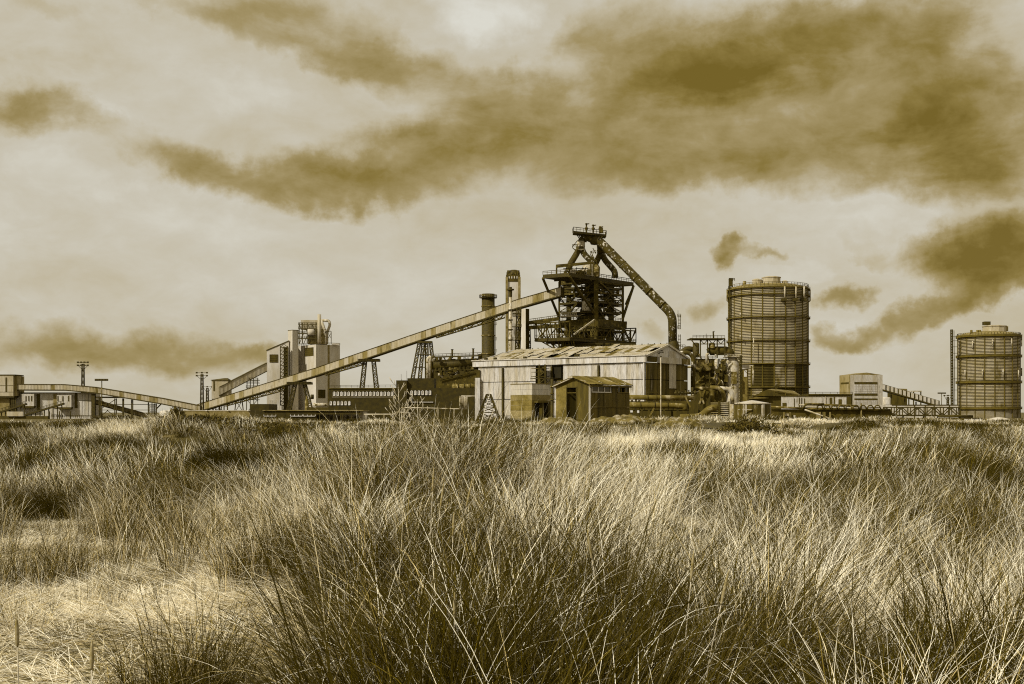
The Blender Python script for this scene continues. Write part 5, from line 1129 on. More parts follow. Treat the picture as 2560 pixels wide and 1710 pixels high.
part('ridge_cap', MB().beam(C - dR * .25 + dL * ll / 2 + UP * (zR + .06), C + dR * (lr + .2) + dL * ll / 2 + UP * (zR + .06), .34, .1), 'roof_sheet', t)
for a, c in ((fl_.at(-.15, zE, .04), fl_.at(ll / 2, zR + .05, .04)), (fl_.at(ll / 2, zR + .05, .04), fl_.at(ll + .15, zE, .04))): part('verge_board', MB().beam(a, c, .08, .12), 'dark_clad', t)

# ---- little lattice pyramid
Yp = 125; t = thing('lattice_pyramid', 'small dark lattice pyramid frame standing before the pale shed wall', 'steel frame', (xat(1221, Yp), Yp, 0))
b_ = [W(1165, 1030, Yp), W(1277, 1030, Yp), W(1270, 1030, Yp + 3), W(1172, 1030, Yp + 3)]; tp = [W(1216, 986, Yp + .5), W(1227, 986, Yp + .5), W(1226, 986, Yp + 1.2), W(1217, 986, Yp + 1.2)]
for v in b_: v.z = .3
for a, c in zip(b_, tp): part('leg', MB().beam(a, c, .13), 'dark_steel', t)
m = MB()
for f_ in (.66, .76, .86, .94, 1.0):
    for k in range(4): m.beam(b_[k].lerp(tp[k], f_), b_[(k + 1) % 4].lerp(tp[(k + 1) % 4], f_), .1)
for f0, f1 in ((.5, .66), (.66, .76), (.76, .86), (.86, .94), (.94, 1)):
    for k in range(2): m.beam(b_[k].lerp(tp[k], f0), b_[(k + 1) % 4].lerp(tp[(k + 1) % 4], f1), .08); m.beam(b_[(k + 1) % 4].lerp(tp[(k + 1) % 4], f0), b_[k].lerp(tp[k], f1), .08)
part('bracing', m, 'dark_steel', t)
# ---- pale pole
Yp = 130; x = xat(1652, Yp); t = thing('lamp_pole', 'thin pale pole standing in front of the rusty shed gable', 'pole', (x, Yp, 0))
part('pole', MB().tube([(x, Yp, 0), (x, Yp, zat(892, Yp))], [.08, .05], 8), 'light_pipe', t); part('cap', MB().box(x - .12, x + .12, Yp - .1, Yp + .1, zat(892, Yp), zat(890, Yp)), 'dark_steel', t)

# ================================================================== PIPEWORK RIGHT OF THE SHED
Yq = 150
def pline(label, pts, r, mt, Y, flanges=(), posts=(), R=1.0):
    t = thing('gas_pipe', label, 'pipe', (xat(pts[0][0], Y), Y, 0), 'rusty gas mains right of the shed')
    part('pipe', MB().tube(bentpath(px_pts(pts, Y), R), r, 18), mt, t)
    for a, b in flanges: part('flange', MB().tube([W(a, b, Y), W(a + 2.2, b, Y)], r * 1.14, 18), 'dark_steel', t)
    for px in posts: part('post', MB().beam((xat(px, Y), Y, 0), W(px, pts[0][1], Y), .22), 'dark_steel', t)
    return t
pline('upper of two long rusty pipes running right from behind the hut', [(1560, 993), (1735, 995)], .30, 'rust_pipe', Yq, [(a, 993.5 + (a - 1560) * .011) for a in (1618, 1640, 1702)], (1590, 1622, 1694))
pline('lower of two long rusty pipes running right from behind the hut', [(1560, 1012), (1690, 1014), (1712, 1016), (1712, 1026)], .34, 'rust_pipe', Yq, [(a, 1013) for a in (1600, 1636, 1668)], (1605, 1660))
pline('lowest rusty pipe, rising in a bend toward the louvred racks', [(1700, 1044), (1752, 1042), (1772, 1022), (1795, 1018)], .42, 'rust_pipe', Yq, [(1722, 1043)], (1715, 1742), 1.2)
pline('first of three curved ducts bending down over the louvred racks, leftmost', [(1733, 972), (1772, 972), (1781, 980), (1781, 1006)], .33, 'rust_pipe', 190, [], (), 1.4)
pline('second curved duct bending down over the louvred racks, the middle one', [(1775, 969), (1797, 970), (1809, 982), (1809, 1006)], .36, 'rust_pipe', 191, [], (), 1.5)
pline('third curved duct bending down over the louvred racks, rightmost', [(1800, 971), (1822, 972), (1831, 985), (1831, 1010)], .34, 'light_pipe', 192, [], (), 1.4)
pline('pale flaking pipe looping off the shed roof and down its right corner', [(1690, 884), (1722, 881), (1733, 893), (1733, 968)], .34, 'flaked_pipe', 186, [(1732, 960)], (), 1.6)
t = thing('pipe_rack', 'dark steel rack with braces carrying the pipes right of the hut', 'steel frame', (xat(1650, 156), 156, 0))
part('back_wall', MB().box(xat(1560, 158), xat(1745, 158), 158, 160, 0, zat(1003, 158)), 'dark_clad', t)
for px in (1580, 1598, 1635, 1650, 1680, 1720, 1748): part('post', MB().beam((xat(px, 154), 154, 0), W(px, 1000, 154), .25), 'dark_steel', t)
for a, c in (((1622, 1045), (1635, 1020)), ((1712, 990), (1726, 1018)), ((1748, 1010), (1762, 975)), ((1748, 975), (1760, 1010))): part('brace', MB().beam(W(*a, 148), W(*c, 148), .18), 'rust_pipe', t)
for a, b, c, d in ((1619, 981, 1642, 982), (1690, 983, 1712, 984), (1575, 1025, 1720, 1027)): part('walkway', MB().box(xat(a, 152), xat(c, 152), 151, 153, zat(d, 152), zat(b, 152)).rail([W(a, b, 151), W(c, b, 151)], .3, .06, .6), 'dark_steel', t)
part('warning_board', MB().box(xat(1576, 148), xat(1582, 148), 148, 148.1, zat(1031, 148), zat(1026, 148)), 'window_frame', t); part('warning_board', MB().box(xat(1593, 148), xat(1598, 148), 148, 148.1, zat(1032, 148), zat(1026, 148)), 'window_frame', t)
for k in range(7): part('valve', MB().lathe(xat(1690 + k * 8, 152), 152, [(0, zat(986, 152)), (.22, zat(985, 152)), (.22, zat(980, 152)), (.08, zat(979, 152)), (.08, zat(974 + (k % 3) * 2, 152)), (.2, zat(973 + (k % 3) * 2, 152))], 8), 'dark_steel', t)
for (a, c, lb) in ((1772, 1797, 'left louvred rack of pale slats among the ducts'), (1798, 1823, 'right louvred rack of pale slats among the ducts')):
    Yz = 182; t = thing('louvre_rack', lb, 'louvre', (xat(a, Yz), Yz, 0), 'louvred racks'); 
    part('back', MB().box(xat(a, Yz), xat(c, Yz), Yz + .4, Yz + .8, 0, zat(1005, Yz)), 'dark_clad', t)
    for k in range(8): part('slat', MB().box(xat(a + 1, Yz), xat(c - 1, Yz), Yz, Yz + .1, zat(1008.5 + k * 4.8, Yz), zat(1006.3 + k * 4.8, Yz)), 'light_pipe' if a > 1780 else 'gallery_cladding_dark', t)
    for px in (a, c - 1): part('post', MB().beam((xat(px + .5, Yz), Yz - .1, 0), W(px + .5, 1003, Yz - .1), .14), 'dark_steel', t)

YG = 430; t = thing('gas_cleaning_plant', 'dark gas cleaning plant of decks, vessels and ducts left of the large gasholder', 'plant', (xat(1780, YG), YG, 0))
def g(px, py, d=0): return W(px, py, YG + d)
part('deck', MB().box(xat(1726, YG), xat(1813, YG), YG, YG + 9, zat(847.5, YG), zat(845, YG)).rail([g(1732, 845), g(1812, 846)], 1.0, .14, 1.2), 'dark_steel', t)
for px in (1751, 1769, 1793, 1812): part('column', MB().beam(g(px, 895, 1), g(px, 847, 1), .4), 'dark_steel', t)
for a in (1751, 1772, 1793): part('brace', MB().beam(g(a, 849, 1), g(a + 9, 860, 1), .25).beam(g(a + 18, 849, 1), g(a + 9, 860, 1), .25).beam(g(a, 860, 1), g(a + 20, 860, 1), .3), 'dark_steel', t)
part('brace', MB().beam(g(1727, 848), g(1735, 858), .35), 'dark_steel', t)
part('mast', MB().tube([g(1784, 846, 2), g(1783, 829, 2), g(1786, 829, 2)], .28, 8), 'dark_steel', t); part('mast', MB().beam(g(1765.5, 846, 2), g(1765.5, 834, 2), .16), 'dark_steel', t)
for px, r_, a_, b_ in ((1740, 1.2, 892, 857), (1780, 1.15, 870, 857)): part('vessel', MB().lathe(xat(px, YG + 2), YG + 2, [(r_, zat(a_, YG)), (r_, zat(b_ + 1, YG)), (r_ * .5, zat(b_ - 1, YG)), (0, zat(b_ - 1.5, YG))], 16), 'dark_steel' if px < 1760 else 'rust_pipe', t)
part('horizontal_vessel', MB().tube([g(1771, 880, 3), g(1775, 877, 3), g(1815, 877, 3), g(1826, 880, 3), g(1832, 890, 3)], [1.2, 1.6, 1.6, 1.4, 1.0], 18), 'rust_steel', t)
part('duct', MB().tube(bentpath([g(1700, 885, 4), g(1716, 871, 4), g(1735, 874, 4)], 1.5), 1.0, 12), 'dark_steel', t)
f_ = front(1737, 1789, YG - 2); part('clad_box', MB().box(xat(1737, YG - 2), xat(1788, YG - 2), YG - 2, YG + 5, zat(924, YG), zat(899, YG)), 'gallery_cladding_dark', t)
part('box_roof', MB().box(xat(1735, YG - 2), xat(1790, YG - 2), YG - 2.3, YG + 5, zat(899, YG) + .01, zat(897.5, YG)).rail([g(1735, 897.5, -2.2), g(1790, 897.5, -2.2)], 1.0, .14, 1.2), 'dark_steel', t)
part('lower_house', MB().box(xat(1736, YG), xat(1816, YG), YG + 1, YG + 9, 0, zat(925, YG)), 'dark_clad', t)
for px in (1738, 1774, 1797, 1808): part('column', MB().beam((xat(px, YG - 2), YG - 2, 0), g(px, 897, -2), .4), 'dark_steel', t)
for py in (925, 945, 962): part('platform', MB().beam(g(1736, py, -2), g(1816, py, -2), .35).rail([g(1795, py, -2.2), g(1816, py, -2.2)], .9, .14, 1), 'rust_steel', t)
for a, c in (((1776, 962), (1795, 926)), ((1738, 960), (1760, 940)), ((1795, 945), (1808, 962))): part('stair', MB().beam(g(*a, -2.5), g(*c, -2.5), .45), 'rust_pipe', t)
for px, mt_, r_ in ((1791, 'light_pipe', .45), (1804, 'rust_pipe', .35), (1788, 'light_pipe', .25)): part('riser', MB().tube([g(px, 964, -2), g(px, 898, -2)], r_, 10), mt_, t)
part('platform', MB().box(xat(1812, YG), xat(1855, YG), YG - 3, YG + 4, zat(893.5, YG), zat(892, YG)).rail([g(1812, 892, -3), g(1855, 894, -3)], 1.0, .15, 1.0), 'light_pipe', t)
m = MB(); x0 = xat(1816, YG - 2); part('scrubber', MB().lathe(xat(1831, YG), YG, [(2.3, 0), (2.3, zat(905, YG)), (1.5, zat(894, YG)), (0, zat(893, YG))], 20), 'light_pipe', t)
part('scrubber', MB().lathe(xat(1819, YG + 1), YG + 2, [(1.2, 0), (1.2, zat(898, YG))], 14), 'rust_steel', t)
part('scrubber_door', MB().box(xat(1829, YG - 3), xat(1842, YG - 3), YG - 2.7, YG - 2.2, zat(960, YG), zat(930, YG)), 'rust_pipe', t)
part('ladder', MB().lattice((xat(1852, YG - 3), YG - 3, 5), (xat(1852, YG - 3), YG - 3, zat(890, YG)), .6, .6, 26, .15), 'dark_steel', t)
part('side_tower', MB().box(xat(1855, YG), xat(1871, YG), YG, YG + 4, 0, zat(923, YG)), 'hut_render', t); part('tower_cap', MB().box(xat(1854, YG), xat(1873, YG), YG - .2, YG + 4.2, zat(923, YG) + .02, zat(912, YG)), 'old_cladding', t)
part('tower_window', MB().box(xat(1860, YG), xat(1867, YG), YG - .15, YG + .05, zat(942, YG), zat(926, YG)), 'window_frame', t)
part('white_pipe', MB().tube([g(1883, 962, -2), g(1883, 912, -2)], .3, 10), 'light_pipe', t)
part('bracket', MB().beam(g(1871, 914, -1), g(1884, 913, -1), .25), 'light_pipe', t)
for a, c in (((1838, 897), (1852, 911)), ((1842, 892), (1856, 905))): part('brace', MB().beam(g(*a, -3), g(*c, -3), .25), 'dark_steel', t)

rgp = random.Random(33)
for k in range(60):
    px, py = 1722 + rgp.random() * 96, 885 + rgp.random() * 95; Yk_ = YG - 4 + rgp.random() * 3; c_ = rgp.random(); w_ = rgp.uniform(.5, 1.6)
    if c_ < .4: part('pipe_run', MB().tube(bentpath([W(px, py, Yk_), W(px + rgp.uniform(-10, 12), py, Yk_), W(px + rgp.uniform(-12, 14), py + rgp.uniform(-16, 22), Yk_)], .9), rgp.uniform(.2, .5), 8), rgp.choice(('rust_steel', 'dark_steel', 'rust_pipe', 'light_pipe')), t)
    elif c_ < .7: part('cabinet', MB().box(xat(px, Yk_), xat(px, Yk_) + w_, Yk_ - .6, Yk_ + .6, zat(py, Yk_), zat(py, Yk_) + w_ * rgp.uniform(.6, 1.8)), rgp.choice(('dark_steel', 'rust_steel', 'dark_clad')), t)
    else: part('catwalk', MB().beam(W(px, py, Yk_), W(px + 11, py, Yk_), .22).rail([W(px, py, Yk_), W(px + 11, py, Yk_)], .9, .13, 1.2), 'dark_steel', t)
# ---- low round tank
Yt = 205; cx = xat(1880, Yt); r = 45.5 / F * Yt; zr_ = zat(1008.5, Yt)
t = thing('settling_tank', 'squat round tank with a shallow cone roof and streaked sides in front of the pipes', 'tank', (cx, Yt, 0))
part('shell', MB().lathe(cx, Yt, [(r, 0), (r, zr_)], 36), 'hut_sheet', t); part('rim', MB().lathe(cx, Yt, [(r, zr_ - .12), (r + .1, zr_ - .12), (r + .1, zr_ + .04), (r, zr_ + .04)], 36, smooth=False), 'light_pipe', t)
part('roof', MB().lathe(cx, Yt, [(r, zr_ + .02), (r * .25, zat(1002, Yt)), (.3, zat(1001, Yt)), (0, zat(1000.5, Yt))], 36), 'old_cladding', t)
for px, w_ in ((1852, .32), (1857, .25), (1897, .35), (1901, .22), (1924, .12)):
    a = math.asin((px - 1880) / 46.5); x, y = cx + (r + .02) * math.sin(a), Yt - (r + .02) * math.cos(a); part('repair_strip', MB().beam((x, y, 0), (x, y, zr_ - .2), w_, .06), 'light_pipe', t)
part('stiffener', MB().beam(W(1845, 1024, Yt - r - .1), W(1880, 1024, Yt - r - .1), .12), 'light_pipe', t)
# ---- low gabled sheds
Yh = 330; x0, x1 = xat(1872, Yh), xat(1968, Yh)
t = thing('low_shed', 'low dark shed with shallow twin gabled roof before the large gasholder', 'shed', (xat(1930, Yh), Yh, 0))
part('wall', MB().box(xat(1890, Yh), xat(1953, Yh), Yh, Yh + 10, 0, zat(990, Yh)), 'dark_clad', t)
for a, ap, c, py0, py1, mt_ in ((1868, 1890, 1925, 998, 992, 'roof_sheet_dark'), (1880, 1918, 1955, 991, 974, 'dark_clad')):
    m = MB().add([W(a, py0, Yh - 1), W(ap, py1, Yh - 1), W(c, py0 - 3, Yh - 1), W(a, py0, Yh + 10), W(ap, py1, Yh + 10), W(c, py0 - 3, Yh + 10)], [(0, 2, 1), (3, 4, 5), (0, 1, 4, 3), (1, 2, 5, 4), (2, 0, 3, 5)]); part('roof', m, mt_, t)
part('roof_slope', MB().hexa([W(1918, 976, Yh - 1), W(1996, 989, Yh + 4), W(2002, 988, Yh + 12), W(1930, 975, Yh + 12), W(1918, 973.5, Yh - 1), W(1996, 986, Yh + 4), W(1985, 977, Yh + 12), W(1930, 972, Yh + 12)]), 'roof_sheet_dark', t)
part('hoist', MB().beam(W(1937, 970, Yh), W(1946, 963, Yh), .9), 'dark_steel', t)
Yi = 360; t = thing('long_shed', 'long pale low building with a dark roof beam, right of the large gasholder foot', 'building', (xat(2040, Yi), Yi, 0))
part('wall', MB().box(xat(1953, Yi), xat(2129, Yi), Yi, Yi + 8, 0, zat(991, Yi)), 'old_cladding', t); part('roof_beam', MB().box(xat(2020, Yi), xat(2131, Yi), Yi - .4, Yi + 8, zat(988, Yi), zat(984.6, Yi)).rail([W(2020, 984.6, Yi), W(2131, 984.6, Yi)], .5, .12, 2), 'dark_steel', t)
part('eaves', MB().box(xat(1953, Yi), xat(2129, Yi), Yi - .2, Yi + 8, zat(991, Yi) + .01, zat(988.3, Yi)), 'dark_clad', t)
for a, c, b, d in ((1956, 1966, 1007, 1020), (1985, 1986.5, 996, 1018), (1997, 1999, 994, 1018), (2003, 2005, 994, 1018), (2010, 2012, 996, 1018), (2074, 2080, 994, 1012), (2084, 2087, 992, 1016), (2096, 2104, 998, 1014), (2128, 2131, 988, 1022), (2116, 2129, 992, 1015)): part('opening', MB().box(xat(a, Yi), xat(c, Yi), Yi - .12, Yi + .1, zat(d, Yi), zat(b, Yi)), 'dark_clad', t)
for px in (2055, 2064): part('downpipe', MB().beam(W(px, 1015, Yi - .3), W(px, 991, Yi - .3), .12), 'light_pipe', t)
# ---- embankment of dark pipe racks
Yj = 260; t = thing('pipe_trench', 'long dark low wall of racks and pipes stretching to the right of the round tank', 'wall', (xat(2060, Yj), Yj, 0))
part('wall', MB().box(xat(1915, Yj), xat(2230, Yj), Yj, Yj + 3, 0, zat(1023, Yj)), 'dark_clad', t)
part('wall_extension', MB().box(xat(2215, Yj), xat(2432, Yj), Yj + .5, Yj + 3, 0, zat(1045, Yj)), 'dark_clad', t)
for a, b, c, d, r_, mt_ in ((1925, 1017, 2012, 1021, .22, 'rust_pipe'), (2012, 1010, 2140, 1014, .18, 'rust_pipe'), (2005, 1021, 2225, 1025, .25, 'rust_steel'), (1996, 1012, 2200, 1019, .12, 'light_pipe')): part('pipe', MB().tube(px_pts([(a, b), (c, d)], Yj - .5), r_, 10), mt_, t)
part('diagonal_pipe', MB().tube(px_pts([(2012, 1024), (2110, 1059)], Yj - 3), .17, 10), 'light_pipe', t)
part('pipe', MB().tube(bentpath(px_pts([(2005, 1022), (2016, 1010), (2060, 1010)], Yj - 1), .8), .2, 10), 'rust_steel', t)
for k in range(9): part('pipe_loop', MB().tube(bentpath(px_pts([(2042 + k * 18, 1024), (2044 + k * 18, 1014), (2054 + k * 18, 1013), (2058 + k * 18, 1022)], Yj - .8), .5), .14, 8), 'rust_steel', t)
for px, w_ in ((1960, .3), (1975, .2), (2046, .9), (2060, .5), (2075, .3), (2153, .25)): part('post', MB().beam((xat(px, Yj - .6), Yj - .6, 0), W(px, 1030 if px < 2100 else 1008, Yj - .6), w_), 'concrete_dark', t)
for px in (1962, 1968, 1976, 1984, 2102, 2135, 2147): part('fitting', MB().box(xat(px, Yj - .2), xat(px + 4, Yj - .2), Yj - .4, Yj - .05, zat(1040 + px % 3 * 4, Yj), zat(1034 + px % 3 * 4, Yj)), 'light_pipe', t)
# ---- screening house at right with sloping conveyor
C, dL, dR, ll, lr = quad(2126, 560, 12, 2099, 2206.6)
t = thing('screen_house', 'tall pale block building with dark window bands at the right', 'building', (C.x, C.y, 0)); fl_, fr_ = Face(C, dL, -dR), Face(C, dR, -dL); zE = zat(937, 560)
part('wall', qblock(C, dL, dR, ll, lr, 0, zE), 'old_cladding', t)
part('side_wall', fl_.block(MB(), .02, ll, 0, zE, -.1, .08), 'gallery_cladding_dark', t)
q = qbase(C, dL, dR, ll + .2, lr + .2, zE + .01); ap = UP * 1.1; m1, m2 = (q[1] + q[2]) / 2 + ap, (q[0] + q[3]) / 2 + ap
part('roof', MB().add(q + [m1, m2], [(0, 1, 2, 3), (1, 4, 2), (0, 3, 5), (0, 5, 4, 1), (4, 5, 3, 2)]), 'gallery_cladding_dark', t)
for b_, d_ in ((955, 960.5), (984.5, 989), (996, 1000)): part('window_band', fr_.rect(MB(), 2136, b_, 2193.5, d_, -.05, .12), 'dark_clad', t)
part('window_band', fl_.rect(MB(), 2103, 956, 2122, 960, 0.05, .2), 'dark_clad', t)
for b_, d_ in ((961.5, 984), (1001, 1015)):
    ny = 5 if b_ < 990 else 3
    pm = None
    for i in range(12):
        for j in range(ny):
            a0, a1 = 2136 + i * 4.8, 2136 + (i + 1) * 4.8 - .7; y0 = b_ + (d_ - b_) * j / ny; y1 = b_ + (d_ - b_) * (j + 1) / ny - .8
            part('wall_tile', fr_.rect(MB(), a0, y0, a1, y1, -.02, .14), 'pale_cladding', t)
gal = [W(2207, 973, 563), W(2350, 1015, 563)]; dv = (gal[1] - gal[0])
t = thing('conveyor_gallery', 'conveyor gallery of light panels and dark gaps sloping down from the block building at right', 'conveyor gallery', tuple(gal[0]), 'conveyor galleries'); O = root_loc(t)
for k in range(14):
    f0, f1 = k / 14, (k + .62) / 14; a, c = gal[0] + dv * f0, gal[0] + dv * f1; h_ = 2.3
    part('side_panel', MB().hexa([a, c, c + V((0, .3, 0)), a + V((0, .3, 0)), a + UP * h_, c + UP * h_, c + UP * h_ + V((0, .3, 0)), a + UP * h_ + V((0, .3, 0))]), 'old_cladding', t)
o = V((0, .35, 0)); o2 = V((0, 4, 0)); part('gallery_core', MB().hexa([gal[0] + o, gal[1] + o, gal[1] + o2, gal[0] + o2, gal[0] + o + UP * 2.5, gal[1] + o + UP * 2.5, gal[1] + o2 + UP * 2.5, gal[0] + o2 + UP * 2.5]), 'dark_clad', t)
part('floor', MB().hexa([gal[0] - UP * .6 - o, gal[1] - UP * .6 - o, gal[1] + o2 - UP * .6, gal[0] + o2 - UP * .6, gal[0] - o - UP * .02, gal[1] - o - UP * .02, gal[1] + o2 - UP * .02, gal[0] + o2 - UP * .02]), 'dark_steel', t)
for px in (2228, 2262, 2290): part('leg', MB().beam((xat(px, 565), 565, 0), W(px, 980 + (px - 2207) * .29, 565), .5), 'dark_steel', t)
Yu2 = 590
t = thing('storage_tank', 'small pale tank between the block building and the sloping gallery', 'storage tank', (xat(2219, Yu2), Yu2 + 6, 0)); part('shell', MB().lathe(xat(2219, Yu2), Yu2 + 4, [(2.9, 0), (2.9, zat(996, Yu2)), (2.2, zat(993, Yu2)), (0, zat(992, Yu2))], 20), 'old_cladding', t)
t = thing('rear_shed', 'dark shed showing behind the right sloping gallery', 'shed', (xat(2250, Yu2), Yu2 + 12, 0)); part('wall', MB().box(xat(2231, Yu2 + 12), xat(2268, Yu2 + 12), Yu2 + 12, Yu2 + 20, 0, zat(975, Yu2)), 'dark_clad', t)
part('roof', MB().hexa([W(2229, 976, Yu2 + 12), W(2269, 976, Yu2 + 12), W(2269, 976, Yu2 + 20), W(2229, 976, Yu2 + 20), W(2240, 972, Yu2 + 12), W(2267, 973, Yu2 + 12), W(2267, 972, Yu2 + 20), W(2240, 971, Yu2 + 20)]), 'roof_sheet_dark', t)
for px in (2272, 2284, 2302): part('post', MB().beam((xat(px, Yu2 + 10), Yu2 + 10, 0), W(px, 979, Yu2 + 10), .5), 'dark_steel', t)
part('crossbeam', MB().beam(W(2268, 978, Yu2 + 10), W(2304, 978, Yu2 + 10), .5), 'light_pipe', t)
# ---- pipe bridge truss
Yv = 300; t = thing('pipe_bridge', 'long dark truss bridge running across to the right gasholder', 'pipe bridge', (xat(2300, Yv), Yv, 0))
for yo in (0, 2.2): part('truss', MB().truss(W(2215, 1038, Yv) + V((0, yo, 0)), W(2400, 1038, Yv) + V((0, yo, 0)), W(2215, 1018.5, Yv) + V((0, yo, 0)), W(2400, 1018.5, Yv) + V((0, yo, 0)), 9, .2), 'dark_steel', t)
part('deck', MB().box(xat(2215, Yv), xat(2430, Yv), Yv, Yv + 2.3, zat(1039.5, Yv) - .1, zat(1038.7, Yv)), 'dark_steel', t)
part('pipe', MB().tube(px_pts([(2345, 1041), (2432, 1041)], Yv - .3), .28, 12), 'dark_steel', t)
part('railing', MB().rail([W(2216, 1036, Yv + 1), W(2400, 1036, Yv + 1)], .8, .07, 1.0), 'rust_pipe', t)
for px in (2218, 2258, 2310, 2345, 2400): part('leg', MB().beam((xat(px, Yv), Yv + 1, 0), W(px, 1038, Yv + 1), .3), 'dark_steel', t)
part('panel', MB().box(xat(2262, Yv + 3), xat(2345, Yv + 3), Yv + 40, Yv + 42, 0, zat(1012, Yv + 40)), 'old_cladding', t)
t = thing('yard_wall', 'pale low wall seen through the truss bridge at right', 'wall', (xat(2300, 420), 420, 0)); part('wall', MB().box(xat(2214, 420), xat(2395, 420), 420, 421, 0, zat(1013, 420)), 'old_cladding', t)
part('coping', MB().box(xat(2214, 420), xat(2395, 420), 419.8, 421.2, zat(1013, 420) + .01, zat(1011.4, 420)), 'dark_clad', t)
for px in (2240, 2285, 2312, 2334, 2372): part('joint', MB().box(xat(px, 420), xat(px + 2, 420), 419.85, 420.02, 0, zat(1012, 420)), 'dark_clad', t)
# ---- white container and sand heap
Yw = 190; t = thing('white_container', 'small white container at the foot of the right gasholder', 'container', (xat(2440, Yw), Yw, 0))
part('body', MB().box(xat(2426, Yw), xat(2454, Yw), Yw, Yw + 2.5, 0, zat(1046.5, Yw)), 'window_frame', t); part('roof', MB().box(xat(2424, Yw), xat(2456, Yw), Yw - .1, Yw + 2.6, zat(1046.5, Yw) + .01, zat(1044.5, Yw)), 'dark_clad', t)
part('door', MB().box(xat(2434, Yw), xat(2437, Yw), Yw - .06, Yw + .01, 0, zat(1049, Yw)), 'dark_clad', t); part('side_unit', MB().box(xat(2454.5, Yw), xat(2464, Yw), Yw, Yw + 2, 0, zat(1047, Yw)), 'dark_clad', t)
def heap(name, label, cat, px, Y, wpx, pytop, mt, seed, zb=None, lump=.12, n=40, dy=2.0):
    cx, r = xat(px, Y), wpx / F * Y; zb = 0 if zb is None else zb; h = zat(pytop, Y) - zb; g_ = np.linspace(-1.15, 1.15, n); rr = np.random.default_rng(seed)
    vs = [(cx + a * r, Y + b * dy, zb + h * max(-.05, (1 - (a * a + b * b)) ** 1 if a * a + b * b < 1 else -.05) + h * lump * float(vnoise(a * 6 + seed, b * 6)) * (1 if a * a + b * b < 1 else 0)) for b in g_ for a in g_]
    fs = [(i * n + j, i * n + j + 1, (i + 1) * n + j + 1, (i + 1) * n + j) for i in range(n - 1) for j in range(n - 1)]
    return solo(name, MB().add(vs, fs, True), mt, label, cat, (cx, Y, zb))
heap('sand_heap', 'pale smooth sand heap beside the white container at right', 'sand heap', 2497, 185, 46, 1043, 'sand', 3, 2.2, .05)

# ================================================================== DUNE GRASS
def blade_mesh(name, n, lmin, lmax, spread, tilt, bend, wid, seed, segs=4, lean=0., flat=0., sh=(0, 1)):
    r = np.random.default_rng(seed); phi = r.uniform(0, 2 * np.pi, n); rad = spread * np.sqrt(r.random(n)); root = np.stack([rad * np.cos(phi), rad * np.sin(phi), np.full(n, -.03)], 1)
    az_ = phi + r.normal(0, .7, n); L_ = r.uniform(lmin, lmax, n) ** 1.0; t0 = np.abs(r.normal(0, tilt, n)) + flat; bd = np.abs(r.normal(bend, bend * .5, n))
    d = np.stack([np.cos(az_), np.sin(az_)], 1) * np.sin(t0)[:, None]; d[:, 0] += lean * r.uniform(.4, 1.2, n)
    h = np.hypot(d[:, 0], d[:, 1]) + 1e-6; dirx, diry = d[:, 0] / h, d[:, 1] / h; t0 = np.arctan2(h, np.maximum(.05, np.cos(t0)))
    pts = [root]; th = t0.copy()
    for s in range(segs):
        th = t0 + bd * ((s + .5) / segs) ** 1.5; st = (L_ / segs)[:, None]
        pts.append(pts[-1] + st * np.stack([np.sin(th) * dirx, np.sin(th) * diry, np.cos(th)], 1))
    tw = r.uniform(0, np.pi, n) ; wx, wy = np.cos(tw), np.sin(tw)
    side = np.stack([wx, wy, np.zeros(n)], 1); W_ = (wid * r.uniform(.6, 1.25, n))[:, None]
    vs = []; 
    for s, p in enumerate(pts[:-1]):
        k = (.75 if s == 0 else 1.0 - .6 * (s / segs) ** 2); vs += [p - side * W_ * k / 2, p + side * W_ * k / 2]
    vs.append(pts[-1]); m = 2 * segs + 1
    A = np.stack(vs, 1).reshape(-1, 3); base = np.arange(n)[:, None] * m
    q = np.concatenate([np.stack([base[:, 0] + 2 * s, base[:, 0] + 2 * s + 1, base[:, 0] + 2 * s + 3, base[:, 0] + 2 * s + 2], 1) for s in range(segs - 1)])
    tri = np.stack([base[:, 0] + 2 * segs - 2, base[:, 0] + 2 * segs - 1, base[:, 0] + 2 * segs], 1)
    me_ = bpy.data.meshes.new(name); me_.vertices.add(len(A)); me_.vertices.foreach_set('co', A.ravel().astype(np.float32))
    loops = np.concatenate([q.ravel(), tri.ravel()]).astype(np.int32); me_.loops.add(len(loops)); me_.loops.foreach_set('vertex_index', loops)
    st = np.concatenate([np.arange(len(q)) * 4, len(q) * 4 + np.arange(len(tri)) * 3]).astype(np.int32); me_.polygons.add(len(st)); me_.polygons.foreach_set('loop_start', st)
    me_.update(calc_edges=True); me_.validate()
    s_ = r.uniform(sh[0], sh[1], n); col_ = np.repeat(s_, m); 
    a_ = me_.attributes.new('shade', 'FLOAT', 'POINT'); a_.data.foreach_set('value', col_.astype(np.float32)); me_.materials.append(MATS['grass_blade']); return me_
PROTO = bpy.data.collections.new('grass_prototypes')
protos = []
def pr(me_): o = bpy.data.objects.new('g%03d' % len(protos), me_); PROTO.objects.link(o); protos.append(o); return len(protos) - 1
T_up = [pr(blade_mesh('tuft', 75, .35, .95, .22, .30, .75, .0046, 20 + i, 7)) for i in range(4)]             # 0-3 upright fans
T_sw = [pr(blade_mesh('swept', 75, .4, 1.05, .22, .32, 1.1, .0046, 30 + i, 7, .5)) for i in range(4)]          # 4-7 swept to +x
T_fl = [pr(blade_mesh('litter', 150, .12, .42, .30, .25, .35, .0055, 40 + i, 3, .3, 1.15, (.25, 1.0))) for i in range(3)]     # 8-10 flattened
T_mid = [pr(blade_mesh('mid', 85, .3, .9, .26, .34, .9, .012, 50 + i, 4, .25)) for i in range(4)]           # 11-14
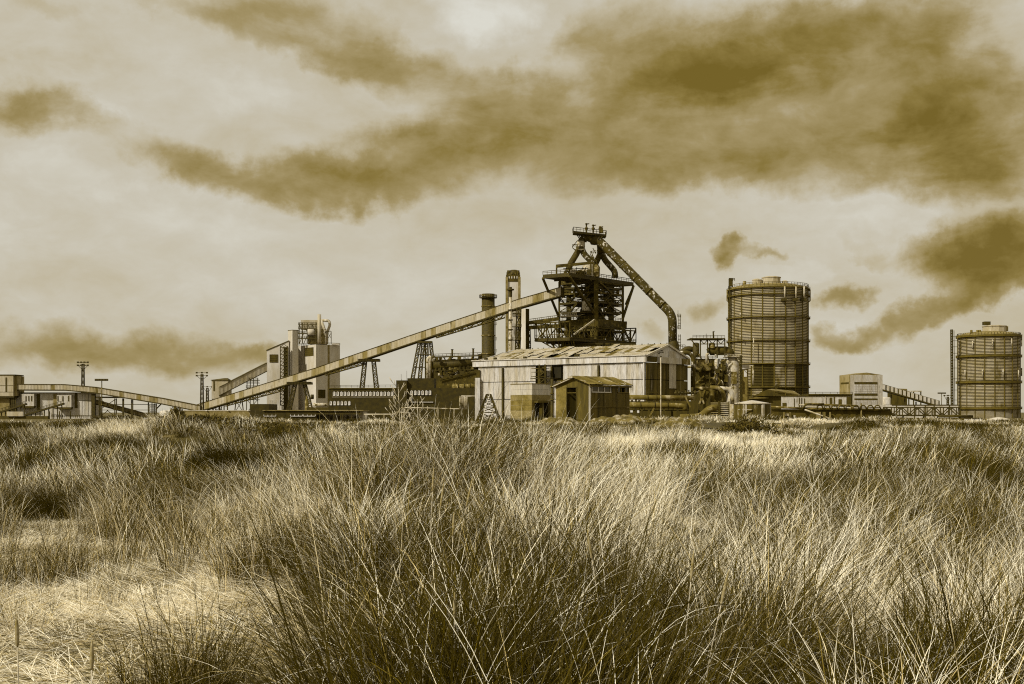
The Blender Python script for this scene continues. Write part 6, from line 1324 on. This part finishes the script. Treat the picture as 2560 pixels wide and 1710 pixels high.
T_far = [pr(blade_mesh('far', 90, .2, .55, .45, .4, .7, .028, 60 + i, 3, .2)) for i in range(3)]               # 15-17
T_long = [pr(blade_mesh('long', 8, .7, 1.2, .2, .45, 1.3, .0044, 70 + i, 10, .25, 0, (.7, 1.0))) for i in range(4)]     # 18-21 long pale arching stems
P, R_, S_, I_, TN = [], [], [], [], []
def emit(x, y, z, yaw, tx, ty, s, idx, tone):
    P.append((x, y, z)); R_.append((tx, ty, yaw)); S_.append(s); I_.append(idx); TN.append(tone)
g3 = np.random.default_rng(77)
def wind(x, y):   # heading of the lean: left of the rise blades fall to the left, right of it to the right
    u = x / max(y, .1) * F + 1280
    base_ = math.pi if u < 800 else (0.2 if u > 1500 else math.pi * .75 - (u - 800) / 700 * math.pi * .62)
    return base_ + 2.6 * float(vnoise(x / 1.7 + 11, y / 2.3))
TB = [(1100, 1420, 130, 110, -.30), (1150, 1090, 150, 60, -.30), (1960, 1215, 130, 75, -.30), (2450, 1200, 130, 90, -.28), (420, 1140, 130, 60, -.25), (700, 1330, 150, 80, -.12), (1600, 1420, 200, 120, .20), (2150, 1290, 200, 50, .16),
      (2100, 1110, 400, 28, .28), (300, 1062, 260, 14, .25), (1500, 1150, 200, 60, .1), (900, 1250, 120, 110, .06), (1850, 1560, 250, 120, -.12), (1250, 1600, 160, 110, -.12), (2300, 1600, 200, 100, -.05), (2380, 1420, 150, 80, .12), (820, 1560, 120, 100, -.10)]
TB += [(470, 1072, 230, 16, -.55), (250, 1080, 120, 12, -.3), (120, 1062, 160, 8, .2), (1900, 1078, 300, 8, .35), (1450, 1078, 200, 8, .25), (2300, 1095, 250, 10, .25), (2050, 1085, 120, 10, -.3)]
def bias(x, y, z):
    u = x / y * F + 1280; v = HY + (EZ - z - .45) / y * F; return sum(a_ * math.exp(-((u - c0) / r0) ** 2 - ((v - c1) / r1) ** 2) for c0, c1, r0, r1, a_ in TB)
for (ya, yb, dens) in ((4.2, 6, 36), (6, 12, 36), (12, 22, 19), (22, 40, 10), (40, 70, 5), (70, 112, 1.8)):
    hw_ = .47 * yb + 3; n = int((yb - ya) * 2 * hw_ * dens)
    X = g3.uniform(-hw_, hw_, n); Y = g3.uniform(ya, yb, n); keep = np.abs(X) < .47 * Y + 2.5; X, Y = X[keep], Y[keep]; n = len(X)
    cs = 1.15 if yb <= 22 else (1.9 if yb <= 40 else 2.8)      # tussocks: every tuft belongs to the nearest hummock centre
    ci_, cj_ = np.floor(X / cs).astype(int), np.floor(Y / (cs * 1.15)).astype(int); best = np.full(n, 1e9); OX = np.zeros(n); OY = np.zeros(n); ID = np.zeros(n, int)
    for di in (-1, 0, 1):
        for dj in (-1, 0, 1):
            a_, b_ = ci_ + di, cj_ + dj; jx, jy = P_[a_ % 64, b_ % 64], P_[(b_ + 17) % 64, (a_ + 5) % 64]; ox, oy = X - (a_ + .15 + .7 * jx) * cs, Y - (b_ + .15 + .7 * jy) * cs * 1.15; d2 = np.hypot(ox, oy)
            m_ = d2 < best; best[m_] = d2[m_]; OX[m_] = ox[m_]; OY[m_] = oy[m_]; ID[m_] = ((a_ * 7 + b_ * 13) % 64)[m_]
    RR = best / cs; TS = P_[ID, (ID * 5 + 3) % 64] - .5
    Z = ht(X, Y); ST = straw(X, Y); D1 = vnoise(X / 1.3 + 20, Y / 1.9 + 7); D2 = vnoise(X / .55 + 3, Y / .8); D3 = vnoise(X / 4.3 + 40, Y / 6 + 3); rr = g3.random((n, 6))
    for k in range(n):
        x, y, z = X[k], Y[k], Z[k]; d = D1[k] + .6 * D2[k] + .7 * D3[k]
        tone = -.165 - .82 * d + (rr[k, 0] - .5) * .24 + bias(x, y, z)
        u_ = x / y * F + 1280; low = u_ < 800 and y < 8.8
        if low and rr[k, 3] < .68: continue
        if y > 40: tone += .02
        if ST[k] > .5:
            if rr[k, 1] < .84: emit(x, y, z, rr[k, 2] * 6.28, 0, 0, .8 + rr[k, 3] * .5, T_fl[k % 3], -.02 + .44 * rr[k, 0] - .8 * D2[k]); continue
            if rr[k, 1] < .97: emit(x, y, z, rr[k, 2] * 6.28, 0, 0, (.3 + .25 * rr[k, 3]) * (1 + (D2[k] > .15)), T_up[k % 4], -.32 + .3 * rr[k, 0]); continue
            continue
        sc_ = .72 + .5 * rr[k, 3] + .35 * d
        if RR[k] > .50 and rr[k, 4] < .86 and y > 3: continue
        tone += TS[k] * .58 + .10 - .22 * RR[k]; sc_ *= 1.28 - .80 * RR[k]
        if low: sc_ *= .36
        if 50 < y < 70 and 1140 < u_ < 1960:
            if rr[k, 3] < .55: continue
            sc_ *= .6
        oa = math.atan2(OY[k], OX[k]); wd_ = wind(x, y); wq = min(1, RR[k] * 1.6); yaw = math.atan2(math.sin(wd_) * (1.1 - wq * .6) + math.sin(oa) * wq, math.cos(wd_) * (1.1 - wq * .6) + math.cos(oa) * wq) + (rr[k, 2] - .5) * 1.3
        if y < 22:
            if d < -.34 and rr[k, 1] < .8: emit(x, y, z, rr[k, 2] * 6.28, 0, 0, .8, T_fl[k % 3], .12 + .2 * rr[k, 0]); continue
            f = T_sw if rr[k, 1] < .55 else T_up
            emit(x, y, z, yaw, (rr[k, 4] - .5) * .25, (rr[k, 5] - .5) * .25, sc_, f[k % 4], tone)
            if y < 15 and rr[k, 4] < .45 and not low: emit(x, y, z, yaw + (rr[k, 5] - .5) * 4, 0, 0, .75 + .4 * rr[k, 0], T_long[k % 4], .10 + .2 * rr[k, 3])
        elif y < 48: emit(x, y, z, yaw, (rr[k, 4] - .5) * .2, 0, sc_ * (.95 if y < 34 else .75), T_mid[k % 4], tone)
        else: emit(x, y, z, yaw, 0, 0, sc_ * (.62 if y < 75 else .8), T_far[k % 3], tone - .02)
# dense dark-hearted tussocks that stand out in the photograph: (px, row of the crown, distance, size, tone)
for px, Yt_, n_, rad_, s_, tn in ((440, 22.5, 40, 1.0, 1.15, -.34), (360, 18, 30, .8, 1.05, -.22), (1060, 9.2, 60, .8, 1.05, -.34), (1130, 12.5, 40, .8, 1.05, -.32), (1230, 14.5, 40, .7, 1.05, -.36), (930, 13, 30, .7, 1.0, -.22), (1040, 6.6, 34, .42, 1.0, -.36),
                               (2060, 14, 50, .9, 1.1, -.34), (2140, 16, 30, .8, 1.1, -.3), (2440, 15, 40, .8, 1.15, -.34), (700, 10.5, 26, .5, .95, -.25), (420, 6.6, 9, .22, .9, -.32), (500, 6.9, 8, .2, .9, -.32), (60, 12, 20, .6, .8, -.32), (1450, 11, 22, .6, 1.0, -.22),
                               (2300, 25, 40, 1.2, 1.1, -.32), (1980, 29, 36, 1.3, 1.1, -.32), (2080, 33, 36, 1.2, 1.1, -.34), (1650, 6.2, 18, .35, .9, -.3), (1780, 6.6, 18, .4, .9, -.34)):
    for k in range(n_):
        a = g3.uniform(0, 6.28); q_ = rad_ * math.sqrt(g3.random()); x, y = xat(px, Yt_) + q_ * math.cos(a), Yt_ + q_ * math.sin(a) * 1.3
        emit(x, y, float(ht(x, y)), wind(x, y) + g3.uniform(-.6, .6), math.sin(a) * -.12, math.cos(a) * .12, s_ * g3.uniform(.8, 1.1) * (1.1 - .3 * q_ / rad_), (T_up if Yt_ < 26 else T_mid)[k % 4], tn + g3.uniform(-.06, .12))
# a patch of tall dark stalks right in front of the camera, bottom left
for k in range(5): x, y = -1.95 + g3.uniform(-.42, .42), 5.2 + g3.uniform(-.25, .25); emit(x, y, float(ht(x, y)), g3.uniform(0, 6.28), 0, 0, .62, T_long[k % 4], -.75)
pm = bpy.data.meshes.new('dune_grass'); pm.vertices.add(len(P)); pm.vertices.foreach_set('co', np.array(P, np.float32).ravel())
def att(nm, ty, arr, key='value'): a_ = pm.attributes.new(nm, ty, 'POINT'); a_.data.foreach_set(key, arr)
att('rot', 'FLOAT_VECTOR', np.array(R_, np.float32).ravel(), 'vector'); att('scl', 'FLOAT', np.array(S_, np.float32)); att('idx', 'INT', np.array(I_, np.int32)); att('tone', 'FLOAT', np.array(TN, np.float32)); pm.update()
go = bpy.data.objects.new('dune_grass', pm); COL.objects.link(go)
go['kind'] = 'stuff'; go['label'] = 'wind-bent pale and dark marram grass covering the dunes'; go['category'] = 'grass'
ng = bpy.data.node_groups.new('grass_scatter', 'GeometryNodeTree'); ng.interface.new_socket('Geometry', in_out='INPUT', socket_type='NodeSocketGeometry'); ng.interface.new_socket('Geometry', in_out='OUTPUT', socket_type='NodeSocketGeometry')
gi, gout = ng.nodes.new('NodeGroupInput'), ng.nodes.new('NodeGroupOutput'); iop = ng.nodes.new('GeometryNodeInstanceOnPoints'); ci = ng.nodes.new('GeometryNodeCollectionInfo')
ci.inputs['Collection'].default_value = PROTO; ci.inputs['Separate Children'].default_value = True; ci.inputs['Reset Children'].default_value = True
def na(nm, ty): x = ng.nodes.new('GeometryNodeInputNamedAttribute'); x.data_type = ty; x.inputs[0].default_value = nm; return x.outputs['Attribute']
k_ = ng.links.new; k_(gi.outputs[0], iop.inputs['Points']); k_(ci.outputs[0], iop.inputs['Instance']); iop.inputs['Pick Instance'].default_value = True
k_(na('idx', 'INT'), iop.inputs['Instance Index']); er = ng.nodes.new('FunctionNodeEulerToRotation'); k_(na('rot', 'FLOAT_VECTOR'), er.inputs[0]); k_(er.outputs[0], iop.inputs['Rotation']); k_(na('scl', 'FLOAT'), iop.inputs['Scale']); k_(iop.outputs[0], gout.inputs[0])
md = go.modifiers.new('scatter', 'NODES'); md.node_group = ng

# ---- flowering spikes that stand clear of the grass
def spike(px, py, Y, ln, lean, label, mt='seed_head'):
    tip = W(px, py, Y); bot = V((tip.x - lean * .8, Y, float(ht(tip.x, Y)))); t = thing('grass_flower_spike', label, 'grass spike', tuple(bot), 'flowering spikes above the grass')
    mid = bot.lerp(tip, .6) + V((-lean * .06, 0, 0)); d = (tip - mid).normalized(); s0 = tip - d * ln
    part('stalk', MB().tube(bentpath([bot, mid, s0], .3), [.0028] * len(bentpath([bot, mid, s0], .3)), 5), 'grass_stalk', t)
    pts = [s0 + d * ln * f for f in (0, .08, .3, .6, .85, 1)]; part('spike', MB().tube(pts, [.002, .006, .0085, .0078, .005, .001], 7), mt, t)
mat('grass_stalk', .3, .5, 30)
for args in ((1468, 1322, 6.5, .17, -.16, 'dark flowering spike leaning left at the middle of the foreground grass'), (1735, 1375, 6.0, .16, .10, 'brown flowering spike standing to the right of the middle of the grass'), (1822, 1425, 5.6, .17, .22, 'flowering spike leaning right beside the swept blades, lower right of centre'),
             (1110, 1205, 8.2, .2, .14, 'tallest pale flowering spike in the cluster left of centre'), (1085, 1165, 8.4, .18, .06, 'pale flowering spike at the left of the cluster near the brow'), (1182, 1195, 8.0, .2, .24, 'flowering spike leaning furthest right in the cluster near the brow'), (1135, 1280, 7.4, .15, .04, 'short upright flowering spike under the cluster near the brow'),
             (41, 1540, 4.6, .12, -.03, 'dark flowering spike at the bottom left corner'), (230, 1600, 4.4, .11, .01, 'dark upright flowering spike at the bottom left, right of the corner one'), (1137, 1480, 5.6, .13, .01, 'blunt flowering spike low in the centre left grass')): spike(*args)
# ---- dry branched weeds on the brow
def weed(px, Y, h, seed, label):
    x = xat(px, Y); z = float(ht(x, Y)); r = random.Random(seed); t = thing('dry_weed', label, 'weed', (x, Y, z), 'dry weeds on the brow'); st = MB(); tw = MB()
    top = V((x + r.uniform(-.08, .08), Y, z + h)); st.tube([V((x, Y, z)), top], [.006, .003], 5)
    for k in range(16):
        f_ = .25 + .75 * k / 16; p = V((x, Y, z)).lerp(top, f_); s = -1 if k % 2 else 1; l_ = (.24 - .16 * f_) * r.uniform(.7, 1.2); q_ = p + V((s * l_ * .75, r.uniform(-.1, .1), l_ * .9)); tw.tube([p, q_], [.003, .0018], 4)
        for j in range(3): a = p.lerp(q_, .5 + .25 * j); tw.tube([a, a + V((s * r.uniform(-.02, .05), 0, .06))], [.0025, .0035], 4)
    part('stem', st, 'grass_stalk', t); part('twigs', tw, 'grass_stalk', t)
weed(1008, 13.6, 1.12, 1, 'tallest dry branched weed on the brow before the brick building'); weed(990, 13.2, .9, 2, 'dry branched weed just left of the tallest weed'); weed(1052, 14, .95, 3, 'dry branched weed right of the tallest weed'); weed(958, 14.2, .85, 4, 'small dry weed at the left of the group on the brow')
# ---- scrub bush on the hillock, brush heap, turf mounds
def leafy(name, label, cat, px, Y, r_, h_, seed, nleaf, mt='scrub', zoff=0., ls=.05):
    x = xat(px, Y); z = float(ht(x, Y)) + zoff; rr = np.random.default_rng(seed); t = thing(name, label, cat, (x, Y, z)); br = MB()
    for k in range(14):
        a = rr.uniform(0, 6.28); e_ = rr.uniform(.2, 1.3); d = V((math.cos(a) * math.cos(e_) * r_, math.sin(a) * math.cos(e_) * r_, math.sin(e_) * h_)); br.tube([V((x, Y, z)), V((x, Y, z)) + d * .85], [.03, .008], 5)
    part('branches', br, 'dark_clad', t); n = nleaf; a = rr.uniform(0, 6.28, n); e_ = rr.uniform(-.1, 1.5, n); q_ = rr.random(n) ** .45 * (1 + .25 * np.sin(a * 5 + e_ * 4))
    c = np.stack([x + np.cos(a) * np.cos(e_) * r_ * q_, Y + np.sin(a) * np.cos(e_) * r_ * q_, z + np.sin(e_) * h_ * q_], 1); u = rr.normal(0, ls, (n, 3)); v = rr.normal(0, ls, (n, 3))
    vs = np.stack([c, c + u, c + v], 1).reshape(-1, 3); m = MB(); m.v = vs.tolist(); m.f = [(3 * i, 3 * i + 1, 3 * i + 2) for i in range(n)]; m.sm = [False] * n; o = part('leaves', m, mt, t); return t
leafy('scrub_bush', 'round dark scrub bush on the left hillock in front of the pale shed', 'bush', 440, 48, .42, .55, 5, 2600)
leafy('brush_heap', 'long dark heap of brush lying before the round tank', 'brush heap', 1868, 52, 1.35, .62, 6, 6500, 'scrub', -.1, .06)
for args in ((600, 46, 2.6, .30, 7, 5200, 'low dark scrub cover on the brow of the left hillock'), (505, 47, 1.9, .26, 8, 3600, 'low dark scrub patch beside the round bush, to its right'), (330, 50, 2.2, .24, 9, 3400, 'low dark scrub patch left of the round bush')):
    leafy('low_scrub', args[6], 'scrub', args[0], args[1], args[2], args[3], args[4], args[5], 'scrub', -.02, .06)
mat('turf', .05, .16, 3.0, stain=.40, stain_lo=.52, stain_hi=.64, stain_scale=2.5, bump=.6, fine=.3)
for px, Y, wp, h_, sd_, lb in ((1400, 60, 75, .46, 1, 'pale turfy mound in front of the small hut doorway'), (1560, 62, 110, .56, 2, 'broad pale turf mound with eroded edge right of the hut'), (1700, 58, 70, .44, 3, 'low lumpy turf mound beneath the louvred racks'), (1310, 60, 60, .24, 4, 'flat pale turf mound before the block store')):
    x = xat(px, Y); z = float(ht(x, Y)) - .12; heap('turf_mound', lb, 'mound', px, Y, wp, HY - (z + h_ - EZ) / Y * F, 'turf', sd_, z, .55, 44, 1.6)

# ---- rail fence along the edge of the dunes at left
Yx = 104; t = thing('yard_fence', 'low post and rail fence at the dune edge before the left yard', 'fence', (xat(245, Yx), Yx, 0))
for k in range(20): px = 132 + k * 12; x = xat(px, Yx); part('post', MB().box(x - .05, x + .05, Yx - .05, Yx + .05, 0, zat(1050.5, Yx)), 'concrete_dark', t)
for py in (1051.2, 1055.5): part('rail', MB().box(xat(130, Yx), xat(362, Yx), Yx - .03, Yx + .03, zat(py, Yx) - .035, zat(py, Yx) + .035), 'light_pipe', t)
